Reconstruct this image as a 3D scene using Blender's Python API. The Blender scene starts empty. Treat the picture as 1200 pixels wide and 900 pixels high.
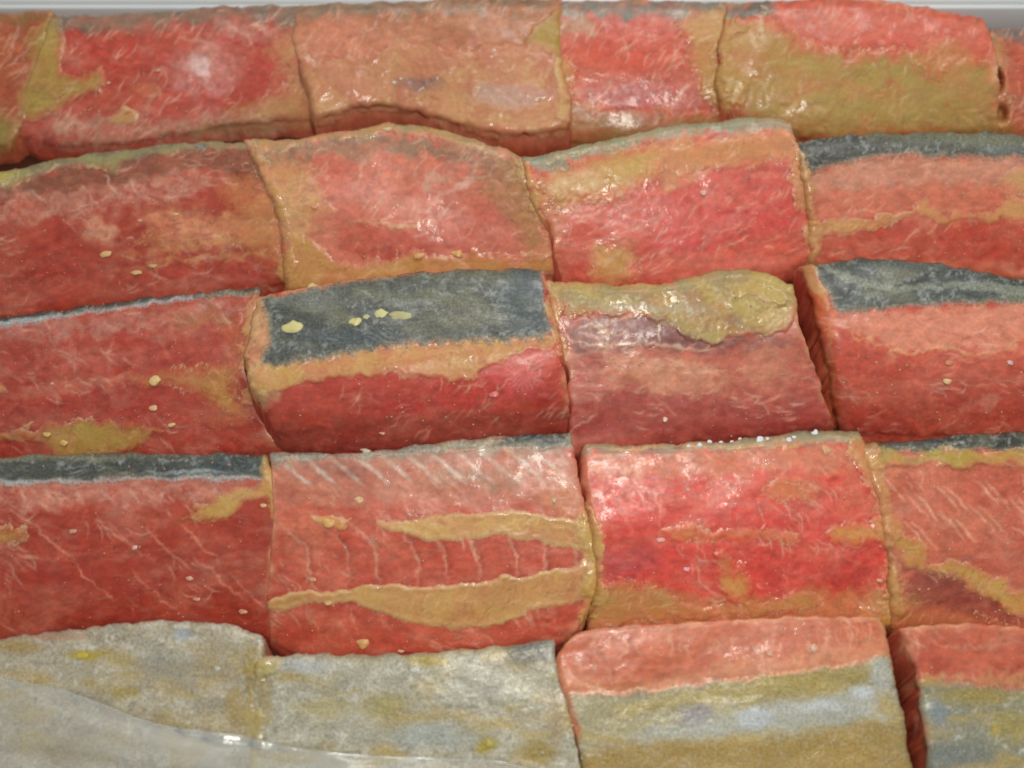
import bpy, math
import numpy as np

SC = bpy.context.scene
COL = SC.collection
rng = np.random.default_rng(7)

# ------------------------------------------------------------------ camera
W_PX, H_PX, F_PX = 1200.0, 900.0, 1000.0      # size and focal length of the photograph, in its pixels
Z_REF = 0.024                                  # mean height of the packed fish above the tray floor
DIST = 0.217                                   # camera to the fish, metres
TILT = math.radians(18.0)                      # from straight down
CAM = np.array([0.0, -DIST * math.sin(TILT), Z_REF + DIST * math.cos(TILT)])
cam_d = bpy.data.cameras.new('camera')
cam = bpy.data.objects.new('camera', cam_d)
COL.objects.link(cam)
cam.location = CAM
cam.rotation_euler = (TILT, 0, 0)
cam_d.sensor_width = 36
cam_d.lens = 36 * F_PX / W_PX
cam_d.clip_start = 0.005
cam_d.clip_end = 20
cam_d.dof.use_dof = True
cam_d.dof.focus_distance = DIST
cam_d.dof.aperture_fstop = 6.3
SC.camera = cam

# ------------------------------------------------------------------ light
w = bpy.data.worlds.new('World')
SC.world = w
w.use_nodes = True
w.node_tree.nodes['Background'].inputs[0].default_value = (0.92, 0.96, 1.0, 1)
w.node_tree.nodes['Background'].inputs[1].default_value = 0.20


def area(name, loc, target, size, power, colour):
    d = bpy.data.lights.new(name, 'AREA')
    d.shape = 'RECTANGLE'
    d.size, d.size_y = size
    d.energy = power
    d.color = colour
    o = bpy.data.objects.new(name, d)
    COL.objects.link(o)
    o.location = loc
    v = np.array(target) - np.array(loc)
    from mathutils import Vector
    o.rotation_euler = Vector(v).to_track_quat('-Z', 'Y').to_euler()
    return o


area('window_light', (0.16, 0.62, 0.78), (0.04, -0.02, 0.02), (0.70, 0.40), 3.5, (1.0, 0.97, 0.91))
area('overhead_glint_lamp', (0.06, -0.045, 0.44), (0.035, 0.0, 0.02), (0.13, 0.13), 0.98, (1.0, 0.94, 0.84))  # unseen lamp, added close overhead for wet glints and darker corners

SC.view_settings.view_transform = 'Standard'
SC.view_settings.look = 'None'
SC.view_settings.exposure = 0.0
SC.view_settings.gamma = 1.0
SC.cycles.use_denoising = True
SC.cycles.max_bounces = 8
SC.cycles.transparent_max_bounces = 8
SC.cycles.filter_width = 1.65


# ------------------------------------------------------------------ maths helpers
def lin(c):
    c = np.asarray(c, float) / 255.0
    c = np.where(c <= 0.04045, c / 12.92, ((c + 0.055) / 1.055) ** 2.4)
    g = c @ np.array([0.3, 0.55, 0.15])
    return c * 0.94 + 0.06 * np.asarray(g)[..., None]


def _hash(ix, iy, seed):
    h = (ix.astype(np.int64) * 374761393 + iy.astype(np.int64) * 668265263 + seed * 974634777) & 0xFFFFFFFF
    h = ((h ^ (h >> 13)) * 1274126177) & 0xFFFFFFFF
    h = ((h ^ (h >> 16)) * 2246822519) & 0xFFFFFFFF
    return ((h ^ (h >> 15)) & 0xFFFFFF) / float(0xFFFFFF) * 2 - 1


def vnoise(x, y, seed=0):
    ix, iy = np.floor(x), np.floor(y)
    fx, fy = x - ix, y - iy
    ux, uy = fx * fx * fx * (fx * (fx * 6 - 15) + 10), fy * fy * fy * (fy * (fy * 6 - 15) + 10)
    a, b = _hash(ix, iy, seed), _hash(ix + 1, iy, seed)
    c, d = _hash(ix, iy + 1, seed), _hash(ix + 1, iy + 1, seed)
    return (a + (b - a) * ux) * (1 - uy) + (c + (d - c) * ux) * uy


def fbm(x, y, seed=0, octv=4, gain=0.5):
    s, a, t = 0, 1, 0
    for k in range(octv):
        # turn each octave so that the lattice does not show
        cx, sx = math.cos(0.7 + k * 1.1), math.sin(0.7 + k * 1.1)
        f = 2.03 ** k
        s = s + a * vnoise((x * cx - y * sx) * f, (x * sx + y * cx) * f, seed + 31 * k)
        t += a
        a *= gain
    return s / t * 1.6


def sstep(a, b, x):
    t = np.clip((x - a) / (b - a), 0, 1)
    return t * t * (3 - 2 * t)


def seg_dist(p, a, b):
    d = b - a
    t = np.clip(((p - a) @ d) / max(d @ d, 1e-9), 0, 1)
    return np.hypot(*(p - a - t[:, None] * d).T)


def poly_sdf(p, poly):
    """Signed distance in pixels, positive inside."""
    q = smooth_closed(poly)
    n = len(q)
    dist = np.full(len(p), 1e9)
    inside = np.zeros(len(p), bool)
    for i in range(n):
        a, b = q[i], q[(i + 1) % n]
        dist = np.minimum(dist, seg_dist(p, a, b))
        c = ((a[1] > p[:, 1]) != (b[1] > p[:, 1]))
        if c.any():
            xi = (b[0] - a[0]) * (p[:, 1] - a[1]) / (b[1] - a[1] + 1e-12) + a[0]
            inside ^= c & (p[:, 0] < xi)
    return np.where(inside, dist, -dist)


def line_dist(p, pts, k=24):
    q = resample(np.array(pts, float), k)
    d = np.full(len(p), 1e9)
    w = np.zeros(len(p))
    for i in range(len(q) - 1):
        e = seg_dist(p, q[i], q[i + 1])
        w = np.where(e < d, i / (len(q) - 2), w)
        d = np.minimum(d, e)
    return d, np.sqrt(np.sin(np.pi * np.clip(w * 0.96 + 0.02, 0, 1)))


def catmull(p0, p1, p2, p3, t):
    t = t[:, None]
    return 0.5 * (2 * p1 + (p2 - p0) * t + (2 * p0 - 5 * p1 + 4 * p2 - p3) * t ** 2 + (3 * p1 - p0 - 3 * p2 + p3) * t ** 3)


def smooth_closed(poly, k=3):
    p = np.array(poly, float)
    n = len(p)
    t = np.linspace(0, 1, k, endpoint=False)
    return np.concatenate([catmull(p[i - 1], p[i], p[(i + 1) % n], p[(i + 2) % n], t) for i in range(n)])


def resample(p, n):
    q = np.concatenate([[2 * p[0] - p[1]], p, [2 * p[-1] - p[-2]]])
    t = np.linspace(0, 1, 12, endpoint=False)
    c = np.concatenate([catmull(q[i], q[i + 1], q[i + 2], q[i + 3], t) for i in range(len(p) - 1)] + [p[-1:]])
    s = np.concatenate([[0], np.cumsum(np.hypot(*np.diff(c, axis=0).T))])
    u = np.linspace(0, s[-1], n)
    return np.stack([np.interp(u, s, c[:, 0]), np.interp(u, s, c[:, 1])], 1)


CT, ST = math.cos(TILT), math.sin(TILT)


def place(px, z):
    """The point of the tray at height z that the photograph shows at pixel px."""
    x = (px[:, 0] - W_PX / 2) / F_PX
    y = (H_PX / 2 - px[:, 1]) / F_PX
    d = np.stack([x, y * CT + ST, y * ST - CT], 1)
    t = (z - CAM[2]) / d[:, 2]
    return CAM + d * t[:, None]


# ------------------------------------------------------------------ materials
def nt(m):
    m.use_nodes = True
    t = m.node_tree
    for n in list(t.nodes):
        t.nodes.remove(n)
    out = t.nodes.new('ShaderNodeOutputMaterial')
    b = t.nodes.new('ShaderNodeBsdfPrincipled')
    t.links.new(b.outputs[0], out.inputs[0])
    return t, b


def food_material(name, grain=0.2, grain_scale=60, fibre=0.2, fibre_col=(0.8, 0.6, 0.45), fibre_rot=0.4, rough=(0.3, 0.5),
                  bump=0.4, sss=0.15, radius=(1, .35, .2), speck=0.3, coat=0.15, spec=0.4, fibre_scale=(5, 30), speck_col=(0.80, 0.62, 0.44), speck_scale=16, speck_keep=(0.72, 0.95), metal=0.0, coat_scale=11):
    m = bpy.data.materials.new(name)
    t, b = nt(m)
    N, L = t.nodes.new, t.links.new
    col = N('ShaderNodeAttribute')
    col.attribute_name = 'tint'
    uv = N('ShaderNodeUVMap')
    uv.uv_map = 'surface'

    def noise(scale, detail=4, rough_=0.6, vec=None, dist=0.0):
        n = N('ShaderNodeTexNoise')
        n.inputs['Scale'].default_value = scale
        n.inputs['Detail'].default_value = detail
        n.inputs['Roughness'].default_value = rough_
        n.inputs['Distortion'].default_value = dist
        L(vec if vec is not None else uv.outputs[0], n.inputs['Vector'])
        return n.outputs[0]

    def ramp(v, a, bb):
        r = N('ShaderNodeMapRange')
        r.interpolation_type = 'SMOOTHSTEP'
        r.inputs[1].default_value, r.inputs[2].default_value = a, bb
        L(v, r.inputs[0])
        return r

    def mixc(fac, a, bcol, mode='MIX'):
        x = N('ShaderNodeMix')
        x.data_type = 'RGBA'
        x.blend_type = mode
        if isinstance(fac, float):
            x.inputs['Factor'].default_value = fac
        else:
            L(fac, x.inputs['Factor'])
        L(a, x.inputs[6])
        if isinstance(bcol, tuple):
            x.inputs[7].default_value = (*bcol, 1)
        else:
            L(bcol, x.inputs[7])
        return x.outputs[2]

    def math_(op, a, bb):
        x = N('ShaderNodeMath')
        x.operation = op
        for i, v in enumerate((a, bb)):
            if isinstance(v, (int, float)):
                x.inputs[i].default_value = v
            else:
                L(v, x.inputs[i])
        return x.outputs[0]

    # value grain
    g = noise(grain_scale, 2, 0.6)
    gr = ramp(g, 0.25, 0.75)
    gr.inputs[3].default_value, gr.inputs[4].default_value = 1 - grain, 1 + grain
    vec = N('ShaderNodeVectorMath')
    vec.operation = 'SCALE'
    L(col.outputs['Color'], vec.inputs[0])
    L(gr.outputs[0], vec.inputs['Scale'])
    c = vec.outputs[0]
    # fibres: noise stretched along a wandering direction
    wob = N('ShaderNodeTexNoise')
    wob.inputs['Scale'].default_value = 1.1
    wob.inputs['Detail'].default_value = 1.5
    L(uv.outputs[0], wob.inputs['Vector'])
    sc_ = N('ShaderNodeVectorMath')
    sc_.operation = 'MULTIPLY_ADD'
    L(wob.outputs['Color'], sc_.inputs[0])
    sc_.inputs[1].default_value = (0.7, 0.7, 0)
    L(uv.outputs[0], sc_.inputs[2])
    mp = N('ShaderNodeMapping')
    mp.inputs['Rotation'].default_value = (0, 0, fibre_rot)
    mp.inputs['Scale'].default_value = (fibre_scale[0], fibre_scale[1], 1)
    L(sc_.outputs[0], mp.inputs['Vector'])
    fb = noise(1.0, 3, 0.55, mp.outputs[0], 0.3)
    where = ramp(noise(2.6, 3, 0.6), 0.38, 0.68)
    fr = ramp(fb, 0.52, 0.74)
    fac = math_('MULTIPLY', math_('MULTIPLY', fr.outputs[0], where.outputs[0]), fibre)
    c = mixc(fac, c, fibre_col)
    # pale specks of paste
    vo = N('ShaderNodeTexVoronoi')
    vo.inputs['Scale'].default_value = speck_scale
    vo.inputs['Randomness'].default_value = 1
    L(uv.outputs[0], vo.inputs['Vector'])
    sp = ramp(vo.outputs['Distance'], 0.20, 0.06)
    rnd = N('ShaderNodeSeparateColor')
    L(vo.outputs['Color'], rnd.inputs[0])
    keep = ramp(rnd.outputs[0], *speck_keep)
    sfac = math_('MULTIPLY', math_('MULTIPLY', sp.outputs[0], keep.outputs[0]), speck)
    c = mixc(sfac, c, speck_col)
    L(c, b.inputs['Base Color'])
    # gloss
    rr = ramp(noise(11, 4, 0.65), 0.3, 0.7)
    rr.inputs[3].default_value, rr.inputs[4].default_value = rough
    L(rr.outputs[0], b.inputs['Roughness'])
    b.inputs['Specular IOR Level'].default_value = spec
    b.inputs['Metallic'].default_value = metal
    wet = ramp(noise(4.0, 4, 0.62), 0.5, 0.64)
    L(math_('MULTIPLY', wet.outputs[0], coat), b.inputs['Coat Weight'])
    b.inputs['Coat Roughness'].default_value = 0.07
    bc = N('ShaderNodeBump')
    bc.inputs['Strength'].default_value = 0.17
    bc.inputs['Distance'].default_value = 0.0011
    L(math_('ADD', math_('MULTIPLY', noise(coat_scale, 2, 0.6), 1.0), math_('MULTIPLY', fb, 0.3)), bc.inputs['Height'])
    b.inputs['Subsurface Weight'].default_value = sss
    b.inputs['Subsurface Radius'].default_value = radius
    b.inputs['Subsurface Scale'].default_value = 0.0030
    # relief
    h = math_('ADD', math_('MULTIPLY', fb, 0.28), math_('ADD', math_('MULTIPLY', noise(15, 2, 0.55), 0.35), math_('MULTIPLY', g, 0.06)))
    h = math_('ADD', h, math_('MULTIPLY', sfac, 0.5))
    bp = N('ShaderNodeBump')
    bp.inputs['Strength'].default_value = bump
    bp.inputs['Distance'].default_value = 0.0011
    L(h, bp.inputs['Height'])
    L(bp.outputs[0], b.inputs['Normal'])
    L(bc.outputs[0], b.inputs['Coat Normal'])
    return m


M_FLESH = food_material('salmon_flesh', 0.09, 24, 0.20, (0.72, 0.40, 0.29), 0.5, (0.28, 0.46), 0.055, 0.24, speck=0.4, coat=0.7, spec=0.45)
M_MISO = food_material('miso_paste', 0.08, 26, 0.20, (0.74, 0.54, 0.30), -0.7, (0.28, 0.44), 0.075, 0.18, (1, .6, .25), speck=0.3, coat=0.8, spec=0.35,
                       fibre_scale=(5, 28))
M_SKIN = food_material('salmon_back_skin', 0.3, 30, 0.4, (0.42, 0.45, 0.42), 0.2, (0.30, 0.48), 0.12, 0.06, speck=0.4, coat=0.8, spec=0.5, coat_scale=24, speck_col=(0.36, 0.42, 0.42), speck_scale=24, speck_keep=(0.5, 0.9))
M_SILVER = food_material('salmon_belly_skin', 0.24, 30, 0.14, (0.66, 0.70, 0.66), 1.2, (0.30, 0.48), 0.16, 0.14, (1, .8, .6), speck=0.35,
                         coat=0.7, spec=0.45, metal=0.06, coat_scale=26, speck_col=(0.62, 0.70, 0.72), speck_scale=20, speck_keep=(0.45, 0.9))
M_GRAIN = food_material('soybean', 0.08, 40, 0.0, rough=(0.3, 0.4), bump=0.2, sss=0.2, radius=(1, .7, .35), speck=0.0, coat=0.2)  # also worn by the pale pellets that stand in for sparkles


def plain(name, rgb, rough=0.4, spec=0.5, **kw):
    m = bpy.data.materials.new(name)
    t, b = nt(m)
    b.inputs['Base Color'].default_value = (*rgb, 1)
    n = t.nodes.new('ShaderNodeTexNoise')
    n.inputs['Scale'].default_value = kw.get('scale', 30)
    n.inputs['Detail'].default_value = 5
    tc = t.nodes.new('ShaderNodeTexCoord')
    t.links.new(tc.outputs['Object'], n.inputs['Vector'])
    r = t.nodes.new('ShaderNodeMapRange')
    r.inputs[3].default_value, r.inputs[4].default_value = rough * 0.8, rough * 1.3
    t.links.new(n.outputs[0], r.inputs[0])
    t.links.new(r.outputs[0], b.inputs['Roughness'])
    mx = t.nodes.new('ShaderNodeMix')
    mx.data_type = 'RGBA'
    mx.inputs[6].default_value = (*[c * 0.9 for c in rgb], 1)
    mx.inputs[7].default_value = (*rgb, 1)
    t.links.new(n.outputs[0], mx.inputs[0])
    t.links.new(mx.outputs[2], b.inputs['Base Color'])
    b.inputs['Specular IOR Level'].default_value = spec
    return m


M_TRAY = plain('white_tray_plastic', (0.80, 0.87, 0.90), 0.3)
M_POOL = plain('dark_gap_marinade', (0.085, 0.028, 0.016), 0.6, 0.15)
M_TABLE = plain('table_wood', (0.30, 0.22, 0.15), 0.5, scale=8)


# ------------------------------------------------------------------ object helpers
def link_mesh(name, V, F, mat, parent=None, tint=None, uv=None):
    me = bpy.data.meshes.new(name)
    V = np.asarray(V, np.float32)
    F = np.asarray(F, np.int32)
    n, k = F.shape
    me.vertices.add(len(V))
    me.vertices.foreach_set('co', V.ravel())
    me.loops.add(n * k)
    me.loops.foreach_set('vertex_index', F.ravel())
    me.polygons.add(n)
    me.polygons.foreach_set('loop_start', np.arange(0, n * k, k, dtype=np.int32))
    me.polygons.foreach_set('loop_total', np.full(n, k, np.int32))
    me.polygons.foreach_set('use_smooth', np.ones(n, bool))
    me.update(calc_edges=True)
    if tint is not None:
        a = me.attributes.new('tint', 'FLOAT_COLOR', 'POINT')
        a.data.foreach_set('color', np.concatenate([tint, np.ones((len(tint), 1))], 1).astype(np.float32).ravel())
    if uv is not None:
        l = me.uv_layers.new(name='surface')
        l.data.foreach_set('uv', uv[F.ravel()].astype(np.float32).ravel())
    me.materials.append(mat)
    o = bpy.data.objects.new(name, me)
    COL.objects.link(o)
    if parent is not None:
        o.parent = parent
        o.location = -np.array(parent.location)
    return o


def thing(name, label, cat, loc, group=None):
    o = bpy.data.objects.new(name, None)
    COL.objects.link(o)
    o.empty_display_size = 0.01
    o.location = loc
    o['label'] = label
    o['category'] = cat
    if group:
        o['group'] = group
    return o


def normals(V, F):
    n = np.zeros_like(V)
    fn = np.cross(V[F[:, 2]] - V[F[:, 0]], V[F[:, 3]] - V[F[:, 1]])
    for k in range(4):
        np.add.at(n, F[:, k], fn)
    return n / np.maximum(np.linalg.norm(n, axis=1, keepdims=True), 1e-12)


# ------------------------------------------------------------------ one piece of salmon
STEP = 1.75
SHEAR = 0.42
FLESH_SIDE = lin((176, 74, 48))
ALL = {}


class Piece:
    def __init__(self, key, label, T, R, B, L, base, hi=0.026, lo=0.013, power=1.7, seed=0, round_px=(9, 6, 26, 6),
                 round_mm=(2.0, 0.4, 2.4, 0.4), rough_edge=2.2, relief=1.0, ridge=None, base2=None, dents=()):
        """T, R, B, L: the outline in the photograph's pixels, clockwise from the top left corner.
        hi / lo: height above the tray of the upper and the lower edge. round: top, right, bottom, left."""
        self.seed = seed = seed or ord(key[0]) * 131 + ord(key[1]) * 17
        power = 1 + (power - 1) * 0.5
        round_px = (round_px[0], round_px[1] * .75, round_px[2] * .6, round_px[3] * .75)
        round_mm = (round_mm[0] * .85, round_mm[1] * .7, round_mm[2] * .5, round_mm[3] * .7)
        e = [T + R[:1], R + B[:1], B + L[:1], L + T[:1]]
        e = [np.array(q, float) for q in e]
        wpx = 0.5 * (np.hypot(*(e[0][-1] - e[0][0])) + np.hypot(*(e[2][-1] - e[2][0])))
        hpx = 0.5 * (np.hypot(*(e[1][-1] - e[1][0])) + np.hypot(*(e[3][-1] - e[3][0])))
        nu, nv = int(wpx / STEP), int(hpx / STEP)
        top, right = resample(e[0], nu), resample(e[1], nv)[::-1]
        bot, left = resample(e[2], nu)[::-1], resample(e[3], nv)
        u = np.linspace(0, 1, nu)
        v = np.linspace(0, 1, nv)
        U, VV = np.meshgrid(u, v)
        P = ((1 - VV)[..., None] * bot[None] + VV[..., None] * top[None] + (1 - U)[..., None] * left[:, None] + U[..., None] * right[:, None]
             - ((1 - U) * (1 - VV))[..., None] * bot[0] - (U * (1 - VV))[..., None] * bot[-1]
             - ((1 - U) * VV)[..., None] * top[0] - (U * VV)[..., None] * top[-1])
        p = P.reshape(-1, 2)
        U, VV = U.ravel(), VV.ravel()
        # ragged cut edges
        de = [(1 - VV) * hpx, (1 - U) * wpx, VV * hpx, U * wpx]
        near = np.exp(-np.minimum.reduce(de) / 10.0)
        p = p + near[:, None] * rough_edge * np.stack([fbm(p[:, 0] / 15, p[:, 1] / 15, seed + 3), fbm(p[:, 0] / 16, p[:, 1] / 16, seed + 9)], 1)
        # neighbours are pressed against each other
        press = 2.2 * (np.exp(-(de[1] / 30.0)) - np.exp(-(de[3] / 30.0)))
        p = p + np.stack([press, np.zeros_like(press)], 1)
        # height of the face
        if ridge is None:
            z = hi - (hi - lo) * (1 - VV) ** power
        else:
            rv, rz = ridge
            z = np.where(VV > rv, rz + (hi - rz) * ((VV - rv) / (1 - rv)) ** 1.3, lo + (rz - lo) * (1 - (1 - np.clip(VV / rv, 0, 1)) ** power))
        for d, rp, rm in zip(de, round_px, round_mm):
            t = np.clip(1 - d / rp, 0, 1)
            z = z - rm * 0.001 * (1 - np.sqrt(1 - 0.985 * t * t))
        z = z + relief * 0.001 * (0.36 * fbm(p[:, 0] / 90, p[:, 1] / 60, seed + 1, 2) + 0.04 * fbm(p[:, 0] / 18, p[:, 1] / 12, seed + 2, 2)
                                  + 0.012 * fbm(p[:, 0] / 5, p[:, 1] / 4.5, seed + 4, 2))
        for cx, cy, rx, ry, dep in dents:
            z = z - dep * 0.001 * np.exp(-(((p[:, 0] - cx) / rx) ** 2 + ((p[:, 1] - cy) / ry) ** 2) ** 1.5)
        X = place(p, z)
        idx = np.arange(nu * nv).reshape(nv, nu)
        F = np.stack([idx[:-1, :-1], idx[:-1, 1:], idx[1:, 1:], idx[1:, :-1]], -1).reshape(-1, 4)
        # sides and back, leaning like the slice does
        loop = np.concatenate([idx[0, :-1], idx[:-1, -1], idx[-1, :0:-1], idx[:0:-1, 0]])
        lp, lX = p[loop], X[loop]
        tan = np.roll(lp, -3, 0) - np.roll(lp, 3, 0)
        outw = np.stack([-tan[:, 1], tan[:, 0]], 1)
        outw /= np.maximum(np.hypot(*outw.T), 1e-6)[:, None]
        verts, pxs, faces, prev, off = [X], [p], [F], loop, len(X)
        n = len(loop)
        floor = 0.0028
        ks = [0.04, 0.1, 0.18, 0.28, 0.4, 0.55, 0.72, 0.88, 1.0]
        cum = np.zeros(n)
        for k in ks:
            zz = lX[:, 2] + (floor - lX[:, 2]) * k
            drop = lX[:, 2] - zz
            bulge = 0.0007 * math.sin(math.pi * min(k * 1.3, 1)) * (1 + 0.6 * fbm(lp[:, 0] / 20, lp[:, 1] / 20 + k * 3, seed + 8))
            q = np.stack([lX[:, 0] + outw[:, 0] * bulge, lX[:, 1] - outw[:, 1] * bulge - drop * SHEAR, zz], 1)
            verts.append(q)
            pxs.append(lp + outw * (drop * 4200)[:, None])
            cur = off + np.arange(n)
            faces.append(np.stack([prev, cur, np.roll(cur, -1), np.roll(prev, -1)], 1))
            prev = cur
            off += n
        V = np.concatenate(verts)
        # floor of the slice: one centre vertex as a fan of degenerate-free quads is not needed, close with a ring to the middle
        mid = lX.mean(0)
        ring = verts[-1] * 0.0 + np.array([mid[0], mid[1] - 0.006, floor])
        ring = ring + (verts[-1] - ring) * 0.02
        ring[:, 2] = floor
        V = np.concatenate([V, ring])
        pxs.append(lp)
        cur = off + np.arange(n)
        faces.append(np.stack([prev, cur, np.roll(cur, -1), np.roll(prev, -1)], 1))
        F = np.concatenate(faces)
        self.V, self.F, self.p = V, F, np.concatenate(pxs)
        self.N = normals(V, F)
        self.side = np.concatenate([np.zeros(nu * nv), np.repeat(ks, n), np.ones(n)])
        self.nface = nu * nv
        self.h = np.zeros(len(V))
        a = {'1': -0.9, '2': -0.6, '3': 0.15, '4': 0.75, '5': 1.2}[key[0]]
        a = {'2a': 0.2, '3b': -0.8, '3a': 0.5}.get(key, a)
        self.dir = (a - .3, a + .3)
        self.root = thing('salmon_piece', label, 'salmon piece', (float(mid[0]), float(mid[1]), floor), 'salmon pieces packed in rows in the tray')
        q = self.p
        b1 = self.b1 = lin(base)
        b2 = lin(base2) if base2 is not None else b1 * np.array([0.80, 0.66, 0.62])
        m = np.clip(0.5 + 0.55 * fbm(q[:, 0] / 60, q[:, 1] / 26, seed + 5, 4), 0, 1)[:, None]
        c = b1 * (1 - m * 0.55) + b2 * m * 0.55
        m = np.clip(fbm(q[:, 0] / 28, q[:, 1] / 14, seed + 6, 4) - 0.15, 0, 1)[:, None]
        c = c * (1 - 0.42 * m) + (0.5 * b1 + 0.5 * lin((222, 168, 150))) * 0.42 * m
        nf = len(de[0])
        ed = np.full(len(q), 60.0)
        ed[:nf] = np.minimum.reduce([de[0] * 1.2, de[1], de[3]])
        m = np.exp(-(ed / 5.0) ** 2) * np.clip(0.35 + 0.8 * fbm(q[:, 0] / 22, q[:, 1] / 22, seed + 61, 3), 0, 1) * 0.6
        m = m + 0.3 * np.exp(-(ed / 14.0) ** 2) * np.clip(0.2 + 0.9 * fbm(q[:, 0] / 30, q[:, 1] / 30, seed + 62, 3), 0, 1)
        m = np.clip(m, 0, .75)[:, None]
        c = c * (1 - m) + lin((222, 170, 128)) * m
        s = sstep(0.05, 0.4, self.side)[:, None]
        self.c = c * (1 - s) + FLESH_SIDE * s
        self.kids = []
        ALL[key] = self

    # -- stains, tonal patches and marks in the flesh colour, painted sheen among them
    def warp(self, amount, seed, scale=14.0, sel=slice(None)):
        q = self.p[sel]
        a = self.seed + seed * 17
        return q + amount * np.stack([fbm(q[:, 0] / scale, q[:, 1] / scale, a, 4, 0.5), fbm(q[:, 0] / scale, q[:, 1] / scale, a + 5, 4, 0.5)], 1)

    def stain(self, shape, colour, alpha=0.7, soft=12, warp=9, mottle=0.25, k=[0]):
        k[0] += 1
        q = self.warp(warp, k[0])
        if isinstance(shape, tuple):               # an ellipse: cx, cy, rx, ry, angle in degrees
            cx, cy, rx, ry = shape[:4]
            a = math.radians(shape[4] if len(shape) > 4 else 0)
            dx, dy = q[:, 0] - cx, q[:, 1] - cy
            ex, ey = (dx * math.cos(a) + dy * math.sin(a)) / rx, (-dx * math.sin(a) + dy * math.cos(a)) / ry
            f = 1 - sstep(0.35, 1.15, np.hypot(ex, ey))
        else:
            f = sstep(-soft, soft, poly_sdf(q, shape))
        n = fbm(q[:, 0] / 9, q[:, 1] / 7, self.seed + k[0], 3)
        f = np.clip(f * min(alpha * 1.12, 1) * (1 + mottle * n), 0, 1)[:, None]
        self.c = self.c * (1 - f) + lin(colour) * f
        return self

    def streak(self, pts, width, colour, alpha=0.7, soft=2.0, warp=3, lift=0.0, on=None, mask=None, k=24):
        a = np.array(pts, float)
        near = np.where((self.p[:, 0] > a[:, 0].min() - 14) & (self.p[:, 0] < a[:, 0].max() + 14) & (self.p[:, 1] > a[:, 1].min() - 14) & (self.p[:, 1] < a[:, 1].max() + 14))[0]
        if not len(near):
            return self
        q = self.warp(warp, len(pts), 10, near) if warp else self.p[near]
        d, taper = line_dist(q, pts, k)
        f = np.clip((1 - sstep(width * 0.55 * taper, width * 0.55 + soft, d)) * alpha * taper, 0, 1)
        if warp:
            f = np.clip(f * (0.9 + 0.4 * fbm(q[:, 0] / 8, q[:, 1] / 8, self.seed + int(pts[0][0]), 2)), 0, 1)
        if mask is not None:
            f = f * mask[near]
        c = self.c if on is None else on
        c[near] = c[near] * (1 - f[:, None]) + lin(colour) * f[:, None]
        if lift:
            self.V[near] += self.N[near] * (f * lift * 0.001)[:, None]
        return self

    def hairs(self, count, colour, alpha, span=(8, 26), turn=(0, 2), on=None, mask=None):
        """fine threads of sinew and paste, lying in tufts"""
        r = np.random.default_rng(self.seed + count + int(colour[1]))
        pool = np.arange(self.nface) if mask is None else np.where(mask[:self.nface] > 0.4)[0]
        if len(pool) < 40:
            return self
        for _ in range(max(count // 5, 1)):
            x, y = self.p[r.choice(pool)]
            a0 = r.uniform(*turn)
            for _ in range(5):
                a = a0 + r.normal(0, .22)
                x1, y1 = x + r.normal(0, 13), y + r.normal(0, 7)
                l = r.uniform(*span)
                b = r.normal(0, .25)
                self.streak([(x1, y1), (x1 + l * .5 * math.cos(a), y1 + l * .5 * math.sin(a)), (x1 + l * math.cos(a + b), y1 + l * math.sin(a + b))], .5, colour,
                            alpha * r.uniform(.5, 1.2), 1.5, 0, 0.0, on, mask, 7)
        return self

    def finish(self):
        m = 0.20 * np.clip(0.35 + 0.9 * fbm(self.p[:, 0] / 64, self.p[:, 1] / 24, self.seed + 71, 4), 0, 1)[:, None]
        self.c = self.c * (1 - m) + (0.45 * self.b1 + 0.55 * lin((222, 150, 122))) * m
        q = self.warp(16, 55, 40)
        r1 = np.clip(1 - np.abs(fbm(q[:, 0] / 44, q[:, 1] / 17, self.seed + 81, 3)) * 2.2, 0, 1) ** 3 * (0.5 if self.b1.max() < 0.42 else 1)
        r2 = np.clip(1 - np.abs(fbm(q[:, 0] / 17, q[:, 1] / 9, self.seed + 82, 3)) * 2.4, 0, 1) ** 3
        m = (0.26 * r1 + 0.20 * r2) * np.clip(0.45 + 1.1 * fbm(self.p[:, 0] / 70, self.p[:, 1] / 38, self.seed + 83, 3), 0, 1)
        m = np.clip(m, 0, 0.6)[:, None]
        self.c = self.c * (1 - m) + (0.35 * self.b1 + 0.65 * lin((222, 152, 126))) * m
        dk = (0.34 * sstep(0.15, 0.8, fbm(q[:, 0] / 34, q[:, 1] / 13, self.seed + 84, 4)))[:, None]
        self.c = self.c * (1 - dk) + self.c * np.array([0.72, 0.50, 0.45]) * dk
        self.hairs(150, (230, 180, 160), .36, (10, 30), self.dir)
        self.hairs(40, (138, 48, 36), .22, (10, 30), self.dir)
        n = fbm(self.p[:, 0] / 9, self.p[:, 1] / 5.5, self.seed + 77, 3)[:, None]
        self.c = np.clip(self.c * (1 + 0.16 * n), 0.005, 0.9) * np.array([1.12, 1.22, 1.12])
        self.flesh = link_mesh('flesh', self.V, self.F, M_FLESH, self.root, self.c, self.p / 100.0)
        return self

    # -- a layer with a thickness of its own, lying on the flesh: skin or paste
    def layer(self, name, shape, colour, thick=0.7, soft=7, warp=9, mat=None, alpha=1.0, lip=0.3, colour2=None, lump=0.35, spots=(), strokes=(), wscale=14.0,
              teeth=0, cover=1.0, fibre=None, feather=None):
        fibre = (0.5 + self.seed % 7 * 0.35) if fibre is None else fibre
        feather = (1.2 if name == 'skin' else (0.9 if soft < 5 else 1.5 + (soft - 5) * 0.8)) if feather is None else feather
        thick *= 0.45
        soft *= 1.25
        sd = len(self.kids) * 5 + 40
        self.kids.append(name)
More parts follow.
